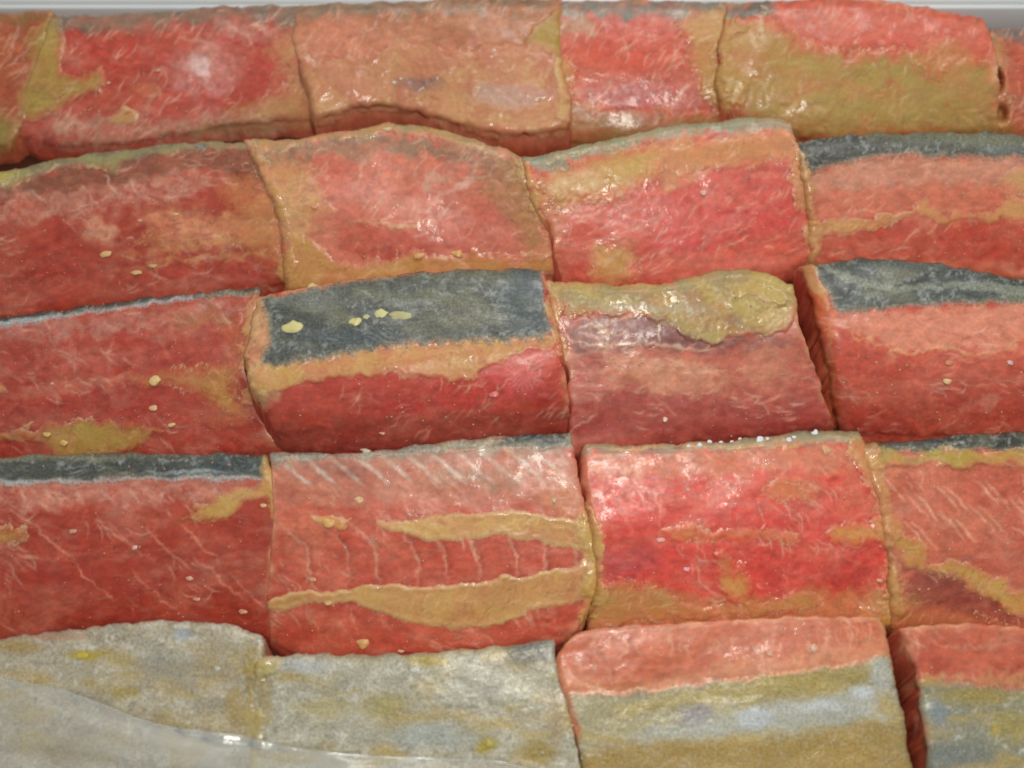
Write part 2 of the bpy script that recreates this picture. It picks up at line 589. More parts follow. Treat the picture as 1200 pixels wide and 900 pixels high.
        q = self.warp(warp * 0.62, sd, wscale * 1.25)
        if teeth:
            q = q.copy()
            q[:, 1] += teeth * np.abs(((q[:, 0] + 0.35 * q[:, 1]) / 19.0) % 1 - 0.5) * 2
        d = poly_sdf(q, shape)
        ang = fibre + 0.5 * fbm(q[:, 0] / 60, q[:, 1] / 60, self.seed + sd + 9, 2)
        al, ac = q[:, 0] * np.cos(ang) + q[:, 1] * np.sin(ang), -q[:, 0] * np.sin(ang) + q[:, 1] * np.cos(ang)
        fb = vnoise(al / 14, ac / 3.2, self.seed + sd + 3) + 0.6 * vnoise(al / 7, ac / 2.2, self.seed + sd + 4)
        d = d + feather * fb
        a = sstep(0, soft, d)
        rim = np.exp(-((d - min(soft * 0.8, 4)) / min(soft * 0.6, 3)) ** 2)
        n1 = fbm(q[:, 0] / 22, q[:, 1] / 16, self.seed + sd + 1, 4)
        n2 = 0.5 * fbm(q[:, 0] / 6, q[:, 1] / 5, self.seed + sd + 2, 3) + 0.5 * fb
        hh = thick * (a * (1 + lump * n1 + lump * 0.35 * n2) + lip * rim) - 0.06
        hh = np.where(d > 0, np.maximum(hh, 0.075 * sstep(0, 3, d) + 0.012), hh)
        hh = np.where(d < -1, -0.12, hh)
        hh = hh * (1 - sstep(0.35, 0.9, self.side)) - 0.2 * sstep(0.5, 0.9, self.side)
        keep = ((d > -2.5) & (self.side < 0.9))[self.F].all(1)
        if not keep.any():
            return self
        F = self.F[keep]
        use, inv = np.unique(F, return_inverse=True)
        F = inv.reshape(F.shape)
        V = self.V + self.N * ((hh + self.h) * 0.001)[:, None]
        c1 = lin(colour)
        if mat is None:
            c1 = c1 * np.array([1.02, 1.10, 0.92])
        c2 = lin(colour2) if colour2 is not None else c1 * np.array([0.93, 0.86, 0.78])
        m = np.clip(0.5 + 0.7 * n1, 0, 1)[:, None]
        c = c1 * (1 - m) + c2 * m
        under = self.c
        if mat is None or mat is M_MISO:
            c = c + (lin((226, 196, 140)) - c) * ((0.5 if soft < 6 else 0.2) * rim * (0.6 + 0.5 * n2))[:, None].clip(0, 1)
        if mat is None and name == 'miso_smear':
            cnt = int(min((a[:self.nface] > 0.5).sum() / 45, 90))
            self.hairs(cnt, (230, 196, 140), .5, (8, 24), (-1.4, 0.2), c, a)
            self.hairs(cnt, (138, 96, 48), .34, (8, 24), (-1.4, 0.2), c, a)
        if mat is M_SKIN or mat is M_SILVER:
            dark = mat is M_SKIN
            w1 = 3.0 if dark else 3.6
            b0 = 0.6 * vnoise(q[:, 0] / w1 + q[:, 1] / 9, q[:, 1] / w1 - q[:, 0] / 11, self.seed + 301) + 0.6 * vnoise(q[:, 0] / 10, q[:, 1] / 7.5, self.seed + 302)
            b1 = 0.6 * vnoise(q[:, 0] / w1 + 50 + q[:, 1] / 9, q[:, 1] / w1 - q[:, 0] / 11, self.seed + 303) + 0.5 * vnoise(q[:, 0] / 7 + 50, q[:, 1] / 7, self.seed + 304)
            f = (sstep(0.2, 0.75, b0) * (0.55 if dark else 0.62))[:, None]
            c = c * (1 - f) + lin((160, 168, 168) if dark else (216, 216, 206)) * f
            f = (sstep(0.15, 0.8, b1) * (0.42 if dark else 0.42))[:, None]
            c = c * (1 - f) + lin((44, 54, 60) if dark else (98, 100, 92)) * f
            if dark:
                f = (0.6 * sstep(-0.1, 0.8, fbm(q[:, 0] / 50, q[:, 1] / 16, self.seed + 95, 4)))[:, None]
                c = c * (1 - f) + lin((128, 128, 104)) * f
                f = (0.8 * (1 - sstep(1, 13, d)) * (0.6 + 0.5 * n2)).clip(0, 1)[:, None]
                c = c * (1 - f) + lin((160, 152, 124)) * f
                self.hairs(50, (168, 176, 172), .4, (6, 18), (-.6, .6), c, a)
        if mat is M_SILVER and soft < 8:
            f = (0.8 * sstep(-0.1, 0.9, fbm(q[:, 0] / 60, q[:, 1] / 24, self.seed + 91, 4)))[:, None]
            c = c * (1 - f) + lin((186, 164, 100)) * f
            f = (0.4 * sstep(0.2, 0.8, fbm(q[:, 0] / 30, q[:, 1] / 16, self.seed + 92, 4)))[:, None]
            c = c * (1 - f) + lin((146, 138, 122)) * f
        for s in spots:
            shp, sc, sa = s[:3]
            ss = s[3] if len(s) > 3 else 8
            qq = q
            if isinstance(shp, tuple):
                dx, dy = qq[:, 0] - shp[0], qq[:, 1] - shp[1]
                f = 1 - sstep(0.3, 1.15, np.hypot(dx / shp[2], dy / shp[3]))
            else:
                f = sstep(-ss, ss, poly_sdf(qq, shp))
            f = np.clip(f * sa * (1 + 0.3 * n2), 0, 1)[:, None]
            c = c * (1 - f) + lin(sc) * f
        for pts, wd, sc, sa in strokes:
            self.streak(pts, wd, sc, sa, 2.0, 2, 0.0, c, None, 8)
        f = np.clip(sstep(-1.0, max(soft * cover * 2, 1.5), d) * (alpha if mat in (M_SKIN, M_SILVER) else min(alpha, 0.94)) * (1 - (0.0 if mat in (M_SKIN, M_SILVER) else 0.30) * np.clip(0.3 + 0.8 * fbm(q[:, 0] / 34, q[:, 1] / 20, self.seed + sd + 13, 3), 0, 1)) * (1 + (0 if mat in (M_SKIN, M_SILVER) else 0.12) * n2), 0, 1)[:, None]
        c = under * (1 - f) + c * f
        if mat is None and soft >= 6:
            k1 = sstep(0.15, 0.6, fbm(q[:, 0] / 38, q[:, 1] / 30, self.seed + sd + 21, 3))
            e = (0.6 * k1 * np.exp(-((d - 2.0) / 1.5) ** 2))[:, None]
            c = c * (1 - e) + lin((230, 196, 146)) * e
        if mat is None and soft < 6:
            e = (0.75 * np.exp(-((d - 2.2) / 1.8) ** 2) * np.clip(0.6 + 0.7 * n1, 0, 1))[:, None]
            c = c * (1 - e) + lin((228, 190, 132)) * e
        link_mesh(name, V[use], F, mat or M_MISO, self.root, c[use], (self.p / 100.0)[use])
        # what is laid on next lies on top of this
        self.h = self.h + np.where(d > 0, np.maximum(hh, 0), 0)
        self.c = c * (d > -1)[:, None] + under * (d <= -1)[:, None]
        return self

    def miso(self, shape, colour=(200, 158, 94), thick=0.8, soft=7, **k):
        return self.layer('miso_smear', shape, colour, thick, soft, **k)

    def skin(self, shape, colour=(92, 104, 106), thick=0.45, soft=3, **k):
        k.setdefault('warp', 5)
        k.setdefault('mat', M_SKIN)
        k.setdefault('lip', 0.15)
        colour = tuple(np.array(colour) * (0.97, 0.88, 0.80))
        k.setdefault('colour2', tuple(0.84 * np.array(colour)))
        return self.layer('skin', shape, colour, thick, soft, **k)

    def at(self, x, y):
        i = int(np.argmin((self.p[:self.nface, 0] - x) ** 2 + (self.p[:self.nface, 1] - y) ** 2))
        return self.V[i] + self.N[i] * self.h[i] * 0.001, self.N[i]

    def bean(self, x, y, r, colour=(226, 190, 130), stretch=1.25, turn=0.0):
        """a bit of soybean, or a pale pellet standing in for a wet sparkle, radius r in pixels"""
        V, F, n = bean_mesh(r * 0.00015, stretch, turn, int(x * 7 + y))
        c, nn = self.at(x, y)
        o = link_mesh('soybean_or_sparkle_bit', V + c + nn * r * -0.000008, F, M_GRAIN, self.root, np.tile(lin(colour), (len(V), 1)) * (1 + 0.06 * n[:, None]),
                      V[:, :2] * 50)
        return self

    def grains(self, count=34, colour=(218, 178, 128), region=None, lo=0.5, hi=1.5):
        count = int(count * 1.5)
        lo = min(lo, .5)
        """fine grains of the paste sticking to the face, too many and small to pick apart"""
        r = np.random.default_rng(self.seed)
        Vs, Fs, off, done = [], [], 0, 0
        p = self.p[:self.nface]
        while done < count:
            i = r.integers(self.nface)
            x, y = p[i]
            if region and not (region[0] < x < region[2] and region[1] < y < region[3]):
                if r.random() < 0.9:
                    continue
            V, F, n = bean_mesh(r.uniform(lo, hi) * 0.00021, r.uniform(1, 1.7), r.uniform(0, 3), int(r.integers(9999)), 6, 4)
            Vs.append(V + self.V[i] + self.N[i] * self.h[i] * 0.001)
            Fs.append(F + off)
            off += len(V)
            done += 1
        V = np.concatenate(Vs)
        o = link_mesh('paste_grains', V, np.concatenate(Fs), M_GRAIN, self.root, np.tile(lin(colour), (len(V), 1)), V[:, :2] * 50)
        o['kind'] = 'stuff'
        return self


def bean_mesh(r, stretch, turn, seed, nu=16, nv=10):
    th = np.linspace(0, 2 * math.pi, nu, endpoint=False)
    ph = np.linspace(0.015, math.pi - 0.015, nv)
    P, T = np.meshgrid(ph, th, indexing='ij')
    d = np.stack([np.sin(P) * np.cos(T) * stretch, np.sin(P) * np.sin(T), 0.32 * np.cos(P)], -1).reshape(-1, 3)
    n = fbm(d[:, 0] * 1.4 + seed, d[:, 1] * 1.4 + d[:, 2], seed, 2)
    d = d * (1 + 0.24 * n + 0.12 * vnoise(d[:, 0] * 3.1 + seed, d[:, 1] * 3.1, seed))[:, None]
    c, s = math.cos(turn), math.sin(turn)
    d = np.stack([d[:, 0] * c - d[:, 1] * s, d[:, 0] * s + d[:, 1] * c, d[:, 2]], 1)
    idx = np.arange(nu * nv).reshape(nv, nu)
    F = np.stack([idx[:-1], idx[1:], np.roll(idx[1:], -1, 1), np.roll(idx[:-1], -1, 1)], -1).reshape(-1, 4)
    return d * r, F, n


# ------------------------------------------------------------------ the tray and the table under it
def sweep(name, profile, path, mat, parent=None):
    """profile (outward, height) pairs swept round a closed path of rounded-rectangle corners"""
    n = len(path)
    tan = np.roll(path, -1, 0) - np.roll(path, 1, 0)
    out = np.stack([tan[:, 1], -tan[:, 0]], 1)
    out /= np.hypot(*out.T)[:, None]
    V = np.concatenate([np.concatenate([path + out * o, np.full((n, 1), z)], 1) for o, z in profile])
    idx = np.arange(n * len(profile)).reshape(len(profile), n)
    F = np.stack([idx[:-1], np.roll(idx[:-1], -1, 1), np.roll(idx[1:], -1, 1), idx[1:]], -1).reshape(-1, 4)
    return link_mesh(name, V, F, mat, parent)


def rounded(x0, x1, y0, y1, r, k=8):
    pts = []
    for cx, cy, a0 in ((x1 - r, y1 - r, 0), (x0 + r, y1 - r, 90), (x0 + r, y0 + r, 180), (x1 - r, y0 + r, 270)):
        for i in range(k + 1):
            a = math.radians(a0 + 90 * i / k)
            pts.append((cx + r * math.cos(a), cy + r * math.sin(a)))
    return np.array(pts)


BACK = float(place(np.array([[600.0, 17.0]]), np.array([0.021]))[0, 1])
tray = thing('tray', 'white plastic food tray with a rounded rim around the packed salmon pieces', 'tray', (0, 0, 0))
path = rounded(-0.176, 0.176, -0.128, BACK + 0.002, 0.016)
sweep('tray_wall', [(0.0, 0.0005), (0.0, 0.0015), (0.001, 0.010), (0.002, 0.0185), (0.0028, 0.0195), (0.0028, 0.0182), (0.0018, 0.010), (0.0012, 0.0005)],
      path, M_TRAY, tray)
sweep('tray_rim', [(0.0029, 0.0188), (0.0034, 0.0202), (0.0050, 0.0208), (0.0120, 0.0208), (0.0165, 0.0200), (0.0170, 0.0180), (0.0160, 0.0180),
                   (0.0158, 0.0192), (0.0120, 0.0198), (0.0050, 0.0198), (0.0040, 0.0190)], path, M_TRAY, tray)
n = len(path)
ctr = path.mean(0)
V = np.concatenate([np.concatenate([path, np.full((n, 1), 0.0016)], 1), np.concatenate([ctr + (path - ctr) * 0.5, np.full((n, 1), 0.0016)], 1),
                    np.concatenate([ctr + (path - ctr) * 0.0002, np.full((n, 1), 0.0016)], 1)])
idx = np.arange(3 * n).reshape(3, n)
F = np.stack([idx[:-1], np.roll(idx[:-1], -1, 1), np.roll(idx[1:], -1, 1), idx[1:]], -1).reshape(-1, 4)
link_mesh('tray_base', V, F, M_TRAY, tray)
a = ctr + (path - ctr) * 0.999
V = np.concatenate([np.concatenate([ctr + (a - ctr) * f, np.full((n, 1), z)], 1) for f, z in ((1, 0.0017), (1, 0.0080), (0.6, 0.0084), (0.0002, 0.0082))])
idx = np.arange(4 * n).reshape(4, n)
F = np.stack([idx[:-1], np.roll(idx[:-1], -1, 1), np.roll(idx[1:], -1, 1), idx[1:]], -1).reshape(-1, 4)
pool = link_mesh('marinade', V, F, M_POOL)  # sheet added so the gaps look dark brown instead of white tray
pool['kind'] = 'stuff'
pool['label'] = 'dark brown marinade layer added to darken the gaps between the salmon pieces'
pool['category'] = 'marinade'
tb = [(-.6, -.5), (.6, -.5), (.6, .5), (-.6, .5)]
V = np.array([(x, y, z) for z in (-0.03, -0.0005) for x, y in tb])
t = link_mesh('table_top', V, [[0, 3, 2, 1], [4, 5, 6, 7], [0, 1, 5, 4], [1, 2, 6, 5], [2, 3, 7, 6], [3, 0, 4, 7]], M_TABLE)
t.data.polygons.foreach_set('use_smooth', [False] * 6)
t['kind'] = 'structure'

# ------------------------------------------------------------------ colours seen on the fish
MISO, MISO_D, MISO_L, OLIVE = (200, 158, 92), (178, 142, 78), (214, 174, 114), (158, 138, 80)
PALE, PINK, WHITE = (212, 138, 112), (212, 104, 98), (226, 206, 204)
SK_D, SK_M, SK_L = (74, 86, 90), (100, 112, 114), (142, 150, 146)
FROST = (178, 190, 196)

# ------------------------------------------------------------------ back row
p = Piece('1a', 'salmon piece in the back left corner, orange with olive paste along its lower edge',
          [(-170, 20), (-60, 16)], [(58, 14), (45, 70), (30, 130)], [(8, 172), (-80, 178)], [(-170, 182), (-172, 100)], (176, 84, 54), hi=.024, lo=.014)
p.stain((10, 60, 40, 34), (186, 92, 58), .6).stain((20, 20, 60, 12), (140, 100, 62), .6)
p.finish()
p.miso([(-40, 130), (0, 118), (22, 140), (24, 165), (10, 180), (-40, 185)], OLIVE, .8, 8)
p.miso([(30, 60), (36, 30), (70, 12), (72, 60), (60, 130), (26, 142), (16, 112), (30, 88)], MISO_D, .8, 7)
p.miso([(-60, 12), (20, 8), (66, 12), (40, 26), (-60, 30)], (128, 100, 60), .4, 10, alpha=.7)
p.grains(14, region=(0, 0, 60, 170))

p = Piece('1b', 'red salmon piece in the back row with a yellow smear down its left end',
          [(64, 18), (160, 16), (260, 8)], [(352, 6), (346, 60), (366, 110)], [(372, 140), (270, 148), (150, 168), (60, 172)], [(18, 158), (32, 110), (50, 60)],
          (190, 70, 58), hi=.0245, lo=.014, power=2.2, round_px=(14, 10, 22, 14))
p.stain([(60, 10), (360, -5), (362, 30), (270, 26), (150, 34), (60, 36)], (124, 108, 96), .8, 10)
p.stain((240, 82, 50, 36, -20), (224, 160, 158), .5, mottle=.6).stain((235, 76, 18, 10, 30), (240, 215, 222), .6)  # pinkish white wet sheen, painted into the flesh colour
p.stain((130, 64, 40, 26), (190, 58, 46), .7).stain((325, 75, 34, 36, -30), (188, 62, 60), .8)
p.stain((150, 118, 70, 16), (196, 72, 54), .6).stain([(60, 140), (200, 140), (340, 118), (300, 160), (80, 175)], (196, 140, 120), .55, 10, mottle=.8)
p.stain((290, 35, 60, 14, 10), (200, 140, 130), .5, mottle=.7)
for a, b in (((210, 44), (262, 62)), ((232, 40), (250, 92)), ((256, 22), (300, 60)), ((285, 30), (315, 40))):
    p.streak([a, ((a[0] + b[0]) / 2 + 6, (a[1] + b[1]) / 2 - 4), b], 1.2, (226, 170, 160), .5)
p.finish()
p.miso([(34, 30), (72, 15), (76, 40), (72, 76), (84, 84), (100, 79), (120, 82), (129, 96), (118, 112), (88, 117), (68, 134), (36, 145), (6, 140), (24, 90)],
       (188, 156, 86), 1.1, 6)
p.miso([(258, 136), (285, 116), (318, 104), (334, 74), (356, 44), (390, 60), (400, 150), (330, 152), (272, 146)], (196, 146, 90), .8, 10, colour2=(200, 128, 94))
p.miso([(126, 140), (136, 130), (150, 128), (160, 136), (156, 144), (140, 145)], (206, 160, 100), .7, 4)
p.miso([(152, 95), (170, 92), (192, 94), (188, 106), (164, 112)], (204, 118, 78), .4, 7, alpha=.7)
p.miso([(148, 152), (200, 150), (280, 138), (350, 138), (360, 154), (240, 160)], (168, 142, 98), .5, 6, alpha=.8)
p.bean(185, 82, 5, (214, 150, 110)).bean(128, 96, 3).grains(60, (222, 176, 150), region=(60, 125, 260, 172))

p = Piece('1c', 'pale back row salmon piece under a thick lumpy flap of paste with a grey mark',
          [(352, 6), (450, 2), (560, -3)], [(656, 0), (654, 70), (666, 120)], [(664, 150), (610, 158), (540, 146), (480, 128), (425, 126)],
          [(372, 140), (362, 100), (346, 50)], (200, 118, 90), hi=.026, lo=.0185, power=1.6, round_px=(14, 10, 14, 10), round_mm=(2.2, 2, 3.4, 2), base2=(196, 100, 74))
p.stain([(410, -5), (660, -8), (648, 22), (612, 50), (570, 54), (470, 46), (420, 30)], (172, 102, 62), .85, 10)
p.stain([(352, 0), (640, -6), (630, 10), (500, 16), (352, 22)], (120, 108, 92), .7, 8)
p.stain((400, 40, 50, 24), (206, 122, 96), .6)
p.finish()
p.layer('miso_smear', [(345, 70), (380, 66), (430, 62), (480, 46), (540, 53), (600, 50), (640, 56), (660, 90), (676, 130), (660, 156), (610, 164), (540, 154), (490, 138),
                       (430, 132), (372, 152), (340, 130)], (208, 150, 110), 1.1, 6, colour2=(202, 128, 98), lump=.6,
        spots=[((488, 101, 32, 11), (138, 108, 104), .85), ((596, 112, 56, 16), (204, 178, 168), .7), ((430, 130, 60, 12), (206, 160, 120), .6),  # the whitish spot is wet sheen painted into the paste colour
               ((420, 95, 50, 24), (208, 140, 104), .6), ((520, 75, 60, 18), (206, 142, 100), .6)])
p.miso([(606, 52), (640, 18), (668, 8), (672, 60), (662, 90), (640, 64), (618, 58)], (184, 150, 82), .8, 6)
p.miso([(646, 80), (660, 70), (668, 110), (664, 140), (650, 142), (655, 110)], (204, 166, 96), .8, 4)
p.bean(463, 96, 3.5, (240, 225, 215)).bean(470, 92, 2.5, (240, 225, 215)).bean(580, 60, 3.5, (235, 215, 190)).bean(576, 68, 2.5, (235, 215, 190)).grains(40)  # these four pale bits stand in for sparkles on the wet paste

p = Piece('1d', 'orange red back row salmon piece with a bare face and a paste ledge below it',
          [(658, 3), (760, 0)], [(858, 5), (846, 70), (842, 120)], [(872, 148), (760, 168)], [(660, 168), (664, 110), (654, 60)],
          (206, 86, 62), hi=.025, lo=.012, power=2.6, base2=(186, 66, 58), round_px=(14, 10, 26, 10))
p.stain((740, 60, 80, 40), (208, 78, 56), .7).stain([(690, 100), (760, 96), (850, 104), (850, 128), (700, 124)], (180, 66, 64), .8, 8)
p.stain((830, 60, 30, 60), (208, 120, 80), .6).stain([(655, 0), (860, 0), (856, 16), (655, 20)], (110, 120, 118), .8, 6)
p.stain((680, 30, 30, 16), (180, 128, 100), .7)
p.finish()
p.miso([(640, 116), (690, 118), (700, 126), (760, 126), (845, 130), (890, 140), (890, 175), (640, 190)], (170, 126, 74), .7, 6, colour2=(158, 112, 66))
p.miso([(650, 70), (664, 62), (676, 76), (680, 96), (670, 116), (650, 110)], (204, 148, 92), .8, 6)
p.bean(652, 86, 3, (150, 90, 60)).grains(60, (226, 160, 118))

p = Piece('1e', 'back row salmon piece buried under one big yellow coat of paste',
          [(856, 6), (930, 0), (1010, -2)], [(1150, 20), (1164, 60), (1166, 110)], [(1166, 158), (1060, 162), (960, 164)], [(872, 150), (846, 120), (846, 60)],
          (208, 88, 66), hi=.0265, lo=.014, power=2.8, round_px=(12, 12, 22, 10))
p.stain([(900, -5), (1160, 10), (1160, 66), (1100, 62), (920, 30)], (206, 86, 66), .7).stain((940, 18, 24, 8), (222, 130, 124), .6)
p.stain([(850, 5), (900, 0), (905, 16), (856, 22)], (104, 100, 96), .8, 5)
p.finish()
p.miso([(836, 60), (850, 22), (880, 18), (905, 10), (915, 30), (960, 48), (1020, 56), (1080, 58), (1100, 70), (1150, 66), (1175, 90), (1182, 120), (1180, 170), (1100, 172), (950, 172),
        (885, 158), (850, 130)], (182, 152, 82), 1.2, 9, colour2=(176, 148, 80), warp=12, cover=1.1,
       spots=[((870, 60, 40, 40), (204, 150, 94), .6), ((1000, 60, 110, 18), (200, 128, 80), .55), ((960, 98, 50, 20), (176, 142, 70), .5)])
p.bean(897, 10, 7, (176, 150, 130), 1.8, 2.4)
p.miso([(1060, 60), (1110, 40), (1150, 60), (1140, 100), (1090, 96)], (200, 140, 92), .4, 10, alpha=.7)
p.grains(46, (206, 168, 104))

p = Piece('1f', 'salmon piece at the back right corner with two dark hollows in its paste',
          [(1158, 34), (1240, 30)], [(1360, 30), (1360, 90)], [(1360, 164), (1260, 164)], [(1172, 160), (1168, 110), (1166, 60)],
          (192, 92, 66), hi=.025, lo=.014, power=2.4, dents=((1166, 96, 9, 15, 3.5), (1172, 134, 8, 10, 3.0)))
p.stain([(1150, 20), (1370, 20), (1370, 42), (1160, 44)], SK_D, .85, 5).stain((1195, 80, 20, 40), (190, 74, 56), .6)
p.finish()
p.miso([(1150, 44), (1180, 44), (1184, 80), (1186, 120), (1200, 150), (1240, 175), (1150, 180)], (176, 128, 72), .6, 8, alpha=.9)
p.grains(14, region=(1160, 40, 1210, 160))

# ------------------------------------------------------------------ second row
p = Piece('2a', 'dark red salmon piece with pale streaks, at the left of the second row',
          [(-170, 218), (-60, 216), (0, 206), (60, 190), (140, 178), (220, 168)], [(296, 170), (314, 212), (330, 268)], [(336, 334), (240, 350), (120, 362), (0, 378), (-90, 382)],
          [(-170, 384), (-172, 300)], (178, 64, 48), hi=.0262, lo=.012, base2=(158, 52, 40), power=2.0)
p.stain([(-180, 215), (40, 202), (150, 186), (290, 172), (318, 222), (260, 200), (190, 205), (140, 222), (60, 230), (-180, 236)], (112, 84, 66), .55, 8)
p.stain([(-20, 232), (120, 218), (180, 205), (250, 208), (200, 232), (100, 250), (-20, 262)], (196, 128, 112), .55, 8, mottle=.8)
p.stain((240, 265, 90, 22, 8), (208, 130, 92), .65, mottle=.6).stain((115, 272, 24, 18), (206, 140, 116), .75, mottle=.5)
p.stain((312, 258, 26, 40), (202, 130, 82), .7).stain((60, 310, 90, 26), (176, 54, 40), .6)
for a, b in (((36, 222), (60, 240)), ((120, 205), (140, 232)), ((150, 210), (172, 236)), ((96, 216), (112, 240)), ((200, 200), (224, 214))):
    p.streak([a, b], 1.3, (214, 176, 166), .5)
p.streak([(130, 302), (180, 296), (250, 284), (330, 280)], 3, (206, 136, 90), .6, 4, 6)
p.streak([(150, 318), (200, 306), (260, 300), (332, 300)], 3, (206, 146, 94), .65, 4, 6)
p.streak([(150, 268), (190, 252), (240, 262), (330, 262)], 2.5, (216, 140, 104), .6, 4, 6)
p.finish()
p.skin([(-180, 206), (0, 196), (60, 180), (140, 166), (230, 156), (302, 158), (300, 176), (230, 178), (150, 190), (60, 204), (0, 218), (-180, 232)], (104, 112, 112), .4, 4)
p.miso([(-40, 196), (20, 184), (44, 190), (66, 184), (140, 170), (230, 160), (300, 158), (298, 176), (230, 178), (166, 186), (150, 196), (136, 206), (118, 200), (60, 202), (30, 212), (14, 222),
        (-40, 226)], (166, 154, 100), .8, 5, colour2=(146, 142, 108))
p.miso([(-30, 200), (14, 192), (26, 198), (16, 214), (4, 222), (-30, 226)], (192, 172, 96), .9, 5)
p.miso([(152, 282), (180, 268), (210, 272), (250, 276), (330, 270), (334, 290), (262, 292), (190, 296)], (208, 142, 94), .4, 8, alpha=.75)
p.bean(123, 298, 8, (222, 178, 118), 1.3).bean(159, 318, 6, (222, 178, 118), 1.7).bean(180, 311, 5, (216, 166, 110), 1.6).bean(163, 258, 4, (220, 160, 130)).bean(205, 250, 4)
p.grains(60, (220, 150, 120))

p = Piece('2b', 'pale pink salmon piece in the second row with a domed paste covered top edge',
          [(288, 166), (340, 164), (400, 156), (458, 146), (540, 160)], [(613, 186), (624, 232), (640, 268)], [(650, 322), (560, 330), (450, 336)], [(336, 342), (330, 275), (312, 216)],
          (206, 110, 90), hi=.028, lo=.013, power=1.9, base2=(204, 92, 76), round_px=(13, 12, 24, 14), round_mm=(2.6, 2.2, 3, 2.4))
p.stain([(300, 176), (400, 162), (500, 164), (616, 190), (612, 216), (560, 192), (480, 182), (380, 184), (310, 192)], (134, 114, 94), .7, 7)
p.stain([(560, 200), (612, 190), (634, 262), (640, 300), (600, 260), (570, 230)], (170, 118, 78), .7, 12)
p.stain((420, 222, 70, 22), (216, 122, 108), .7).stain((540, 270, 60, 26, -20), (204, 100, 88), .6)
p.stain([(396, 268), (440, 262), (500, 268), (560, 262), (540, 288), (480, 304), (410, 300)], (190, 72, 54), .85, 7)
p.stain((350, 250, 32, 56), (208, 150, 104), .75).stain((510, 212, 24, 10), (222, 170, 150), .6).stain((470, 240, 40, 12), (220, 140, 124), .4)
p.streak([(404, 258), (440, 262), (480, 264), (506, 262)], 1.6, (226, 180, 130), .7, 2, 3, .12)
p.streak([(560, 195), (545, 215), (520, 230)], 2, (220, 180, 170), .6, 3)
for i in range(9):
    x = 430 + 22 * i
    p.streak([(x, 186 + (i % 3) * 4), (x - 8, 200), (x - 10, 214)], 1.0, (220, 168, 158), .4)
p.finish()
p.miso([(276, 160), (330, 158), (400, 150), (455, 138), (545, 150), (624, 182), (622, 202), (604, 198), (596, 184), (540, 176), (460, 158), (400, 165), (340, 176), (312, 182), (296, 178)],
       (186, 156, 98), .8, 5, colour2=(160, 148, 108))
p.miso([(300, 190), (330, 210), (345, 240), (380, 232), (398, 250), (380, 262), (350, 256), (336, 262)], (214, 148, 102), .5, 8, alpha=.85)
p.miso([(334, 280), (360, 272), (384, 292), (402, 306), (470, 296), (486, 290), (520, 298), (560, 290), (600, 300), (640, 292), (654, 320), (560, 340), (340, 350)], (208, 152, 92), .6, 7, cover=.8)
p.bean(536, 296, 10, (222, 170, 100)).bean(492, 299, 8, (220, 166, 100)).bean(454, 152, 4, (214, 200, 150), 2).bean(368, 243, 5, (222, 150, 110)).grains(46)

p = Piece('2c', 'second row salmon piece with a wide red patch below tan paste',
          [(614, 186), (660, 176), (720, 162), (800, 146), (890, 138)], [(924, 144), (936, 190), (946, 250)], [(950, 308), (880, 330), (800, 340), (720, 340)], [(660, 334), (646, 268), (626, 232)],
          (206, 88, 70), hi=.0285, lo=.013, power=1.9, base2=(206, 72, 68), round_px=(12, 14, 24, 10))
p.stain([(606, 180), (700, 160), (800, 140), (900, 130), (930, 140), (932, 158), (890, 154), (800, 160), (700, 180), (628, 204)], (136, 142, 126), .9, 5)
p.stain([(766, 175), (800, 165), (930, 158), (932, 196), (880, 190), (820, 204), (780, 230)], (206, 132, 90), .85, 9)
p.stain([(816, 206), (880, 192), (932, 194), (944, 254), (880, 280), (800, 300), (760, 284), (776, 250), (750, 244)], (208, 68, 66), .85, 9)
p.stain((700, 270, 44, 30, -20), (206, 84, 70), .7).stain((720, 305, 30, 26), (208, 152, 94), .7).stain((650, 240, 20, 40), (208, 130, 84), .6)
p.stain((880, 250, 60, 12, -30), (226, 120, 120), .4, mottle=1)
for i in range(16):
    x, y = 730 + 13 * i, 272 - (i * 37 % 50)
    p.streak([(x, y), (x + 12, y - 12)], 0.8, (226, 150, 140), .45)
p.finish()
p.miso([(618, 208), (650, 196), (690, 182), (740, 168), (772, 176), (772, 212), (740, 228), (706, 242), (660, 240), (630, 234)], (204, 158, 92), .6, 10, cover=1.2, colour2=(206, 146, 92))
p.miso([(768, 178), (830, 164), (920, 150), (930, 172), (900, 186), (890, 204), (862, 196), (830, 204), (790, 212)], (206, 138, 92), .5, 8, alpha=.75)
p.miso([(640, 180), (740, 152), (820, 138), (926, 130), (930, 146), (820, 152), (740, 168), (660, 188)], (158, 150, 112), .5, 5, alpha=.75)
p.miso([(684, 316), (698, 294), (722, 284), (744, 294), (754, 316), (744, 334), (712, 340), (690, 334)], (210, 160, 98), .6, 11)
p.bean(824, 226, 6, (232, 180, 160)).grains(50)

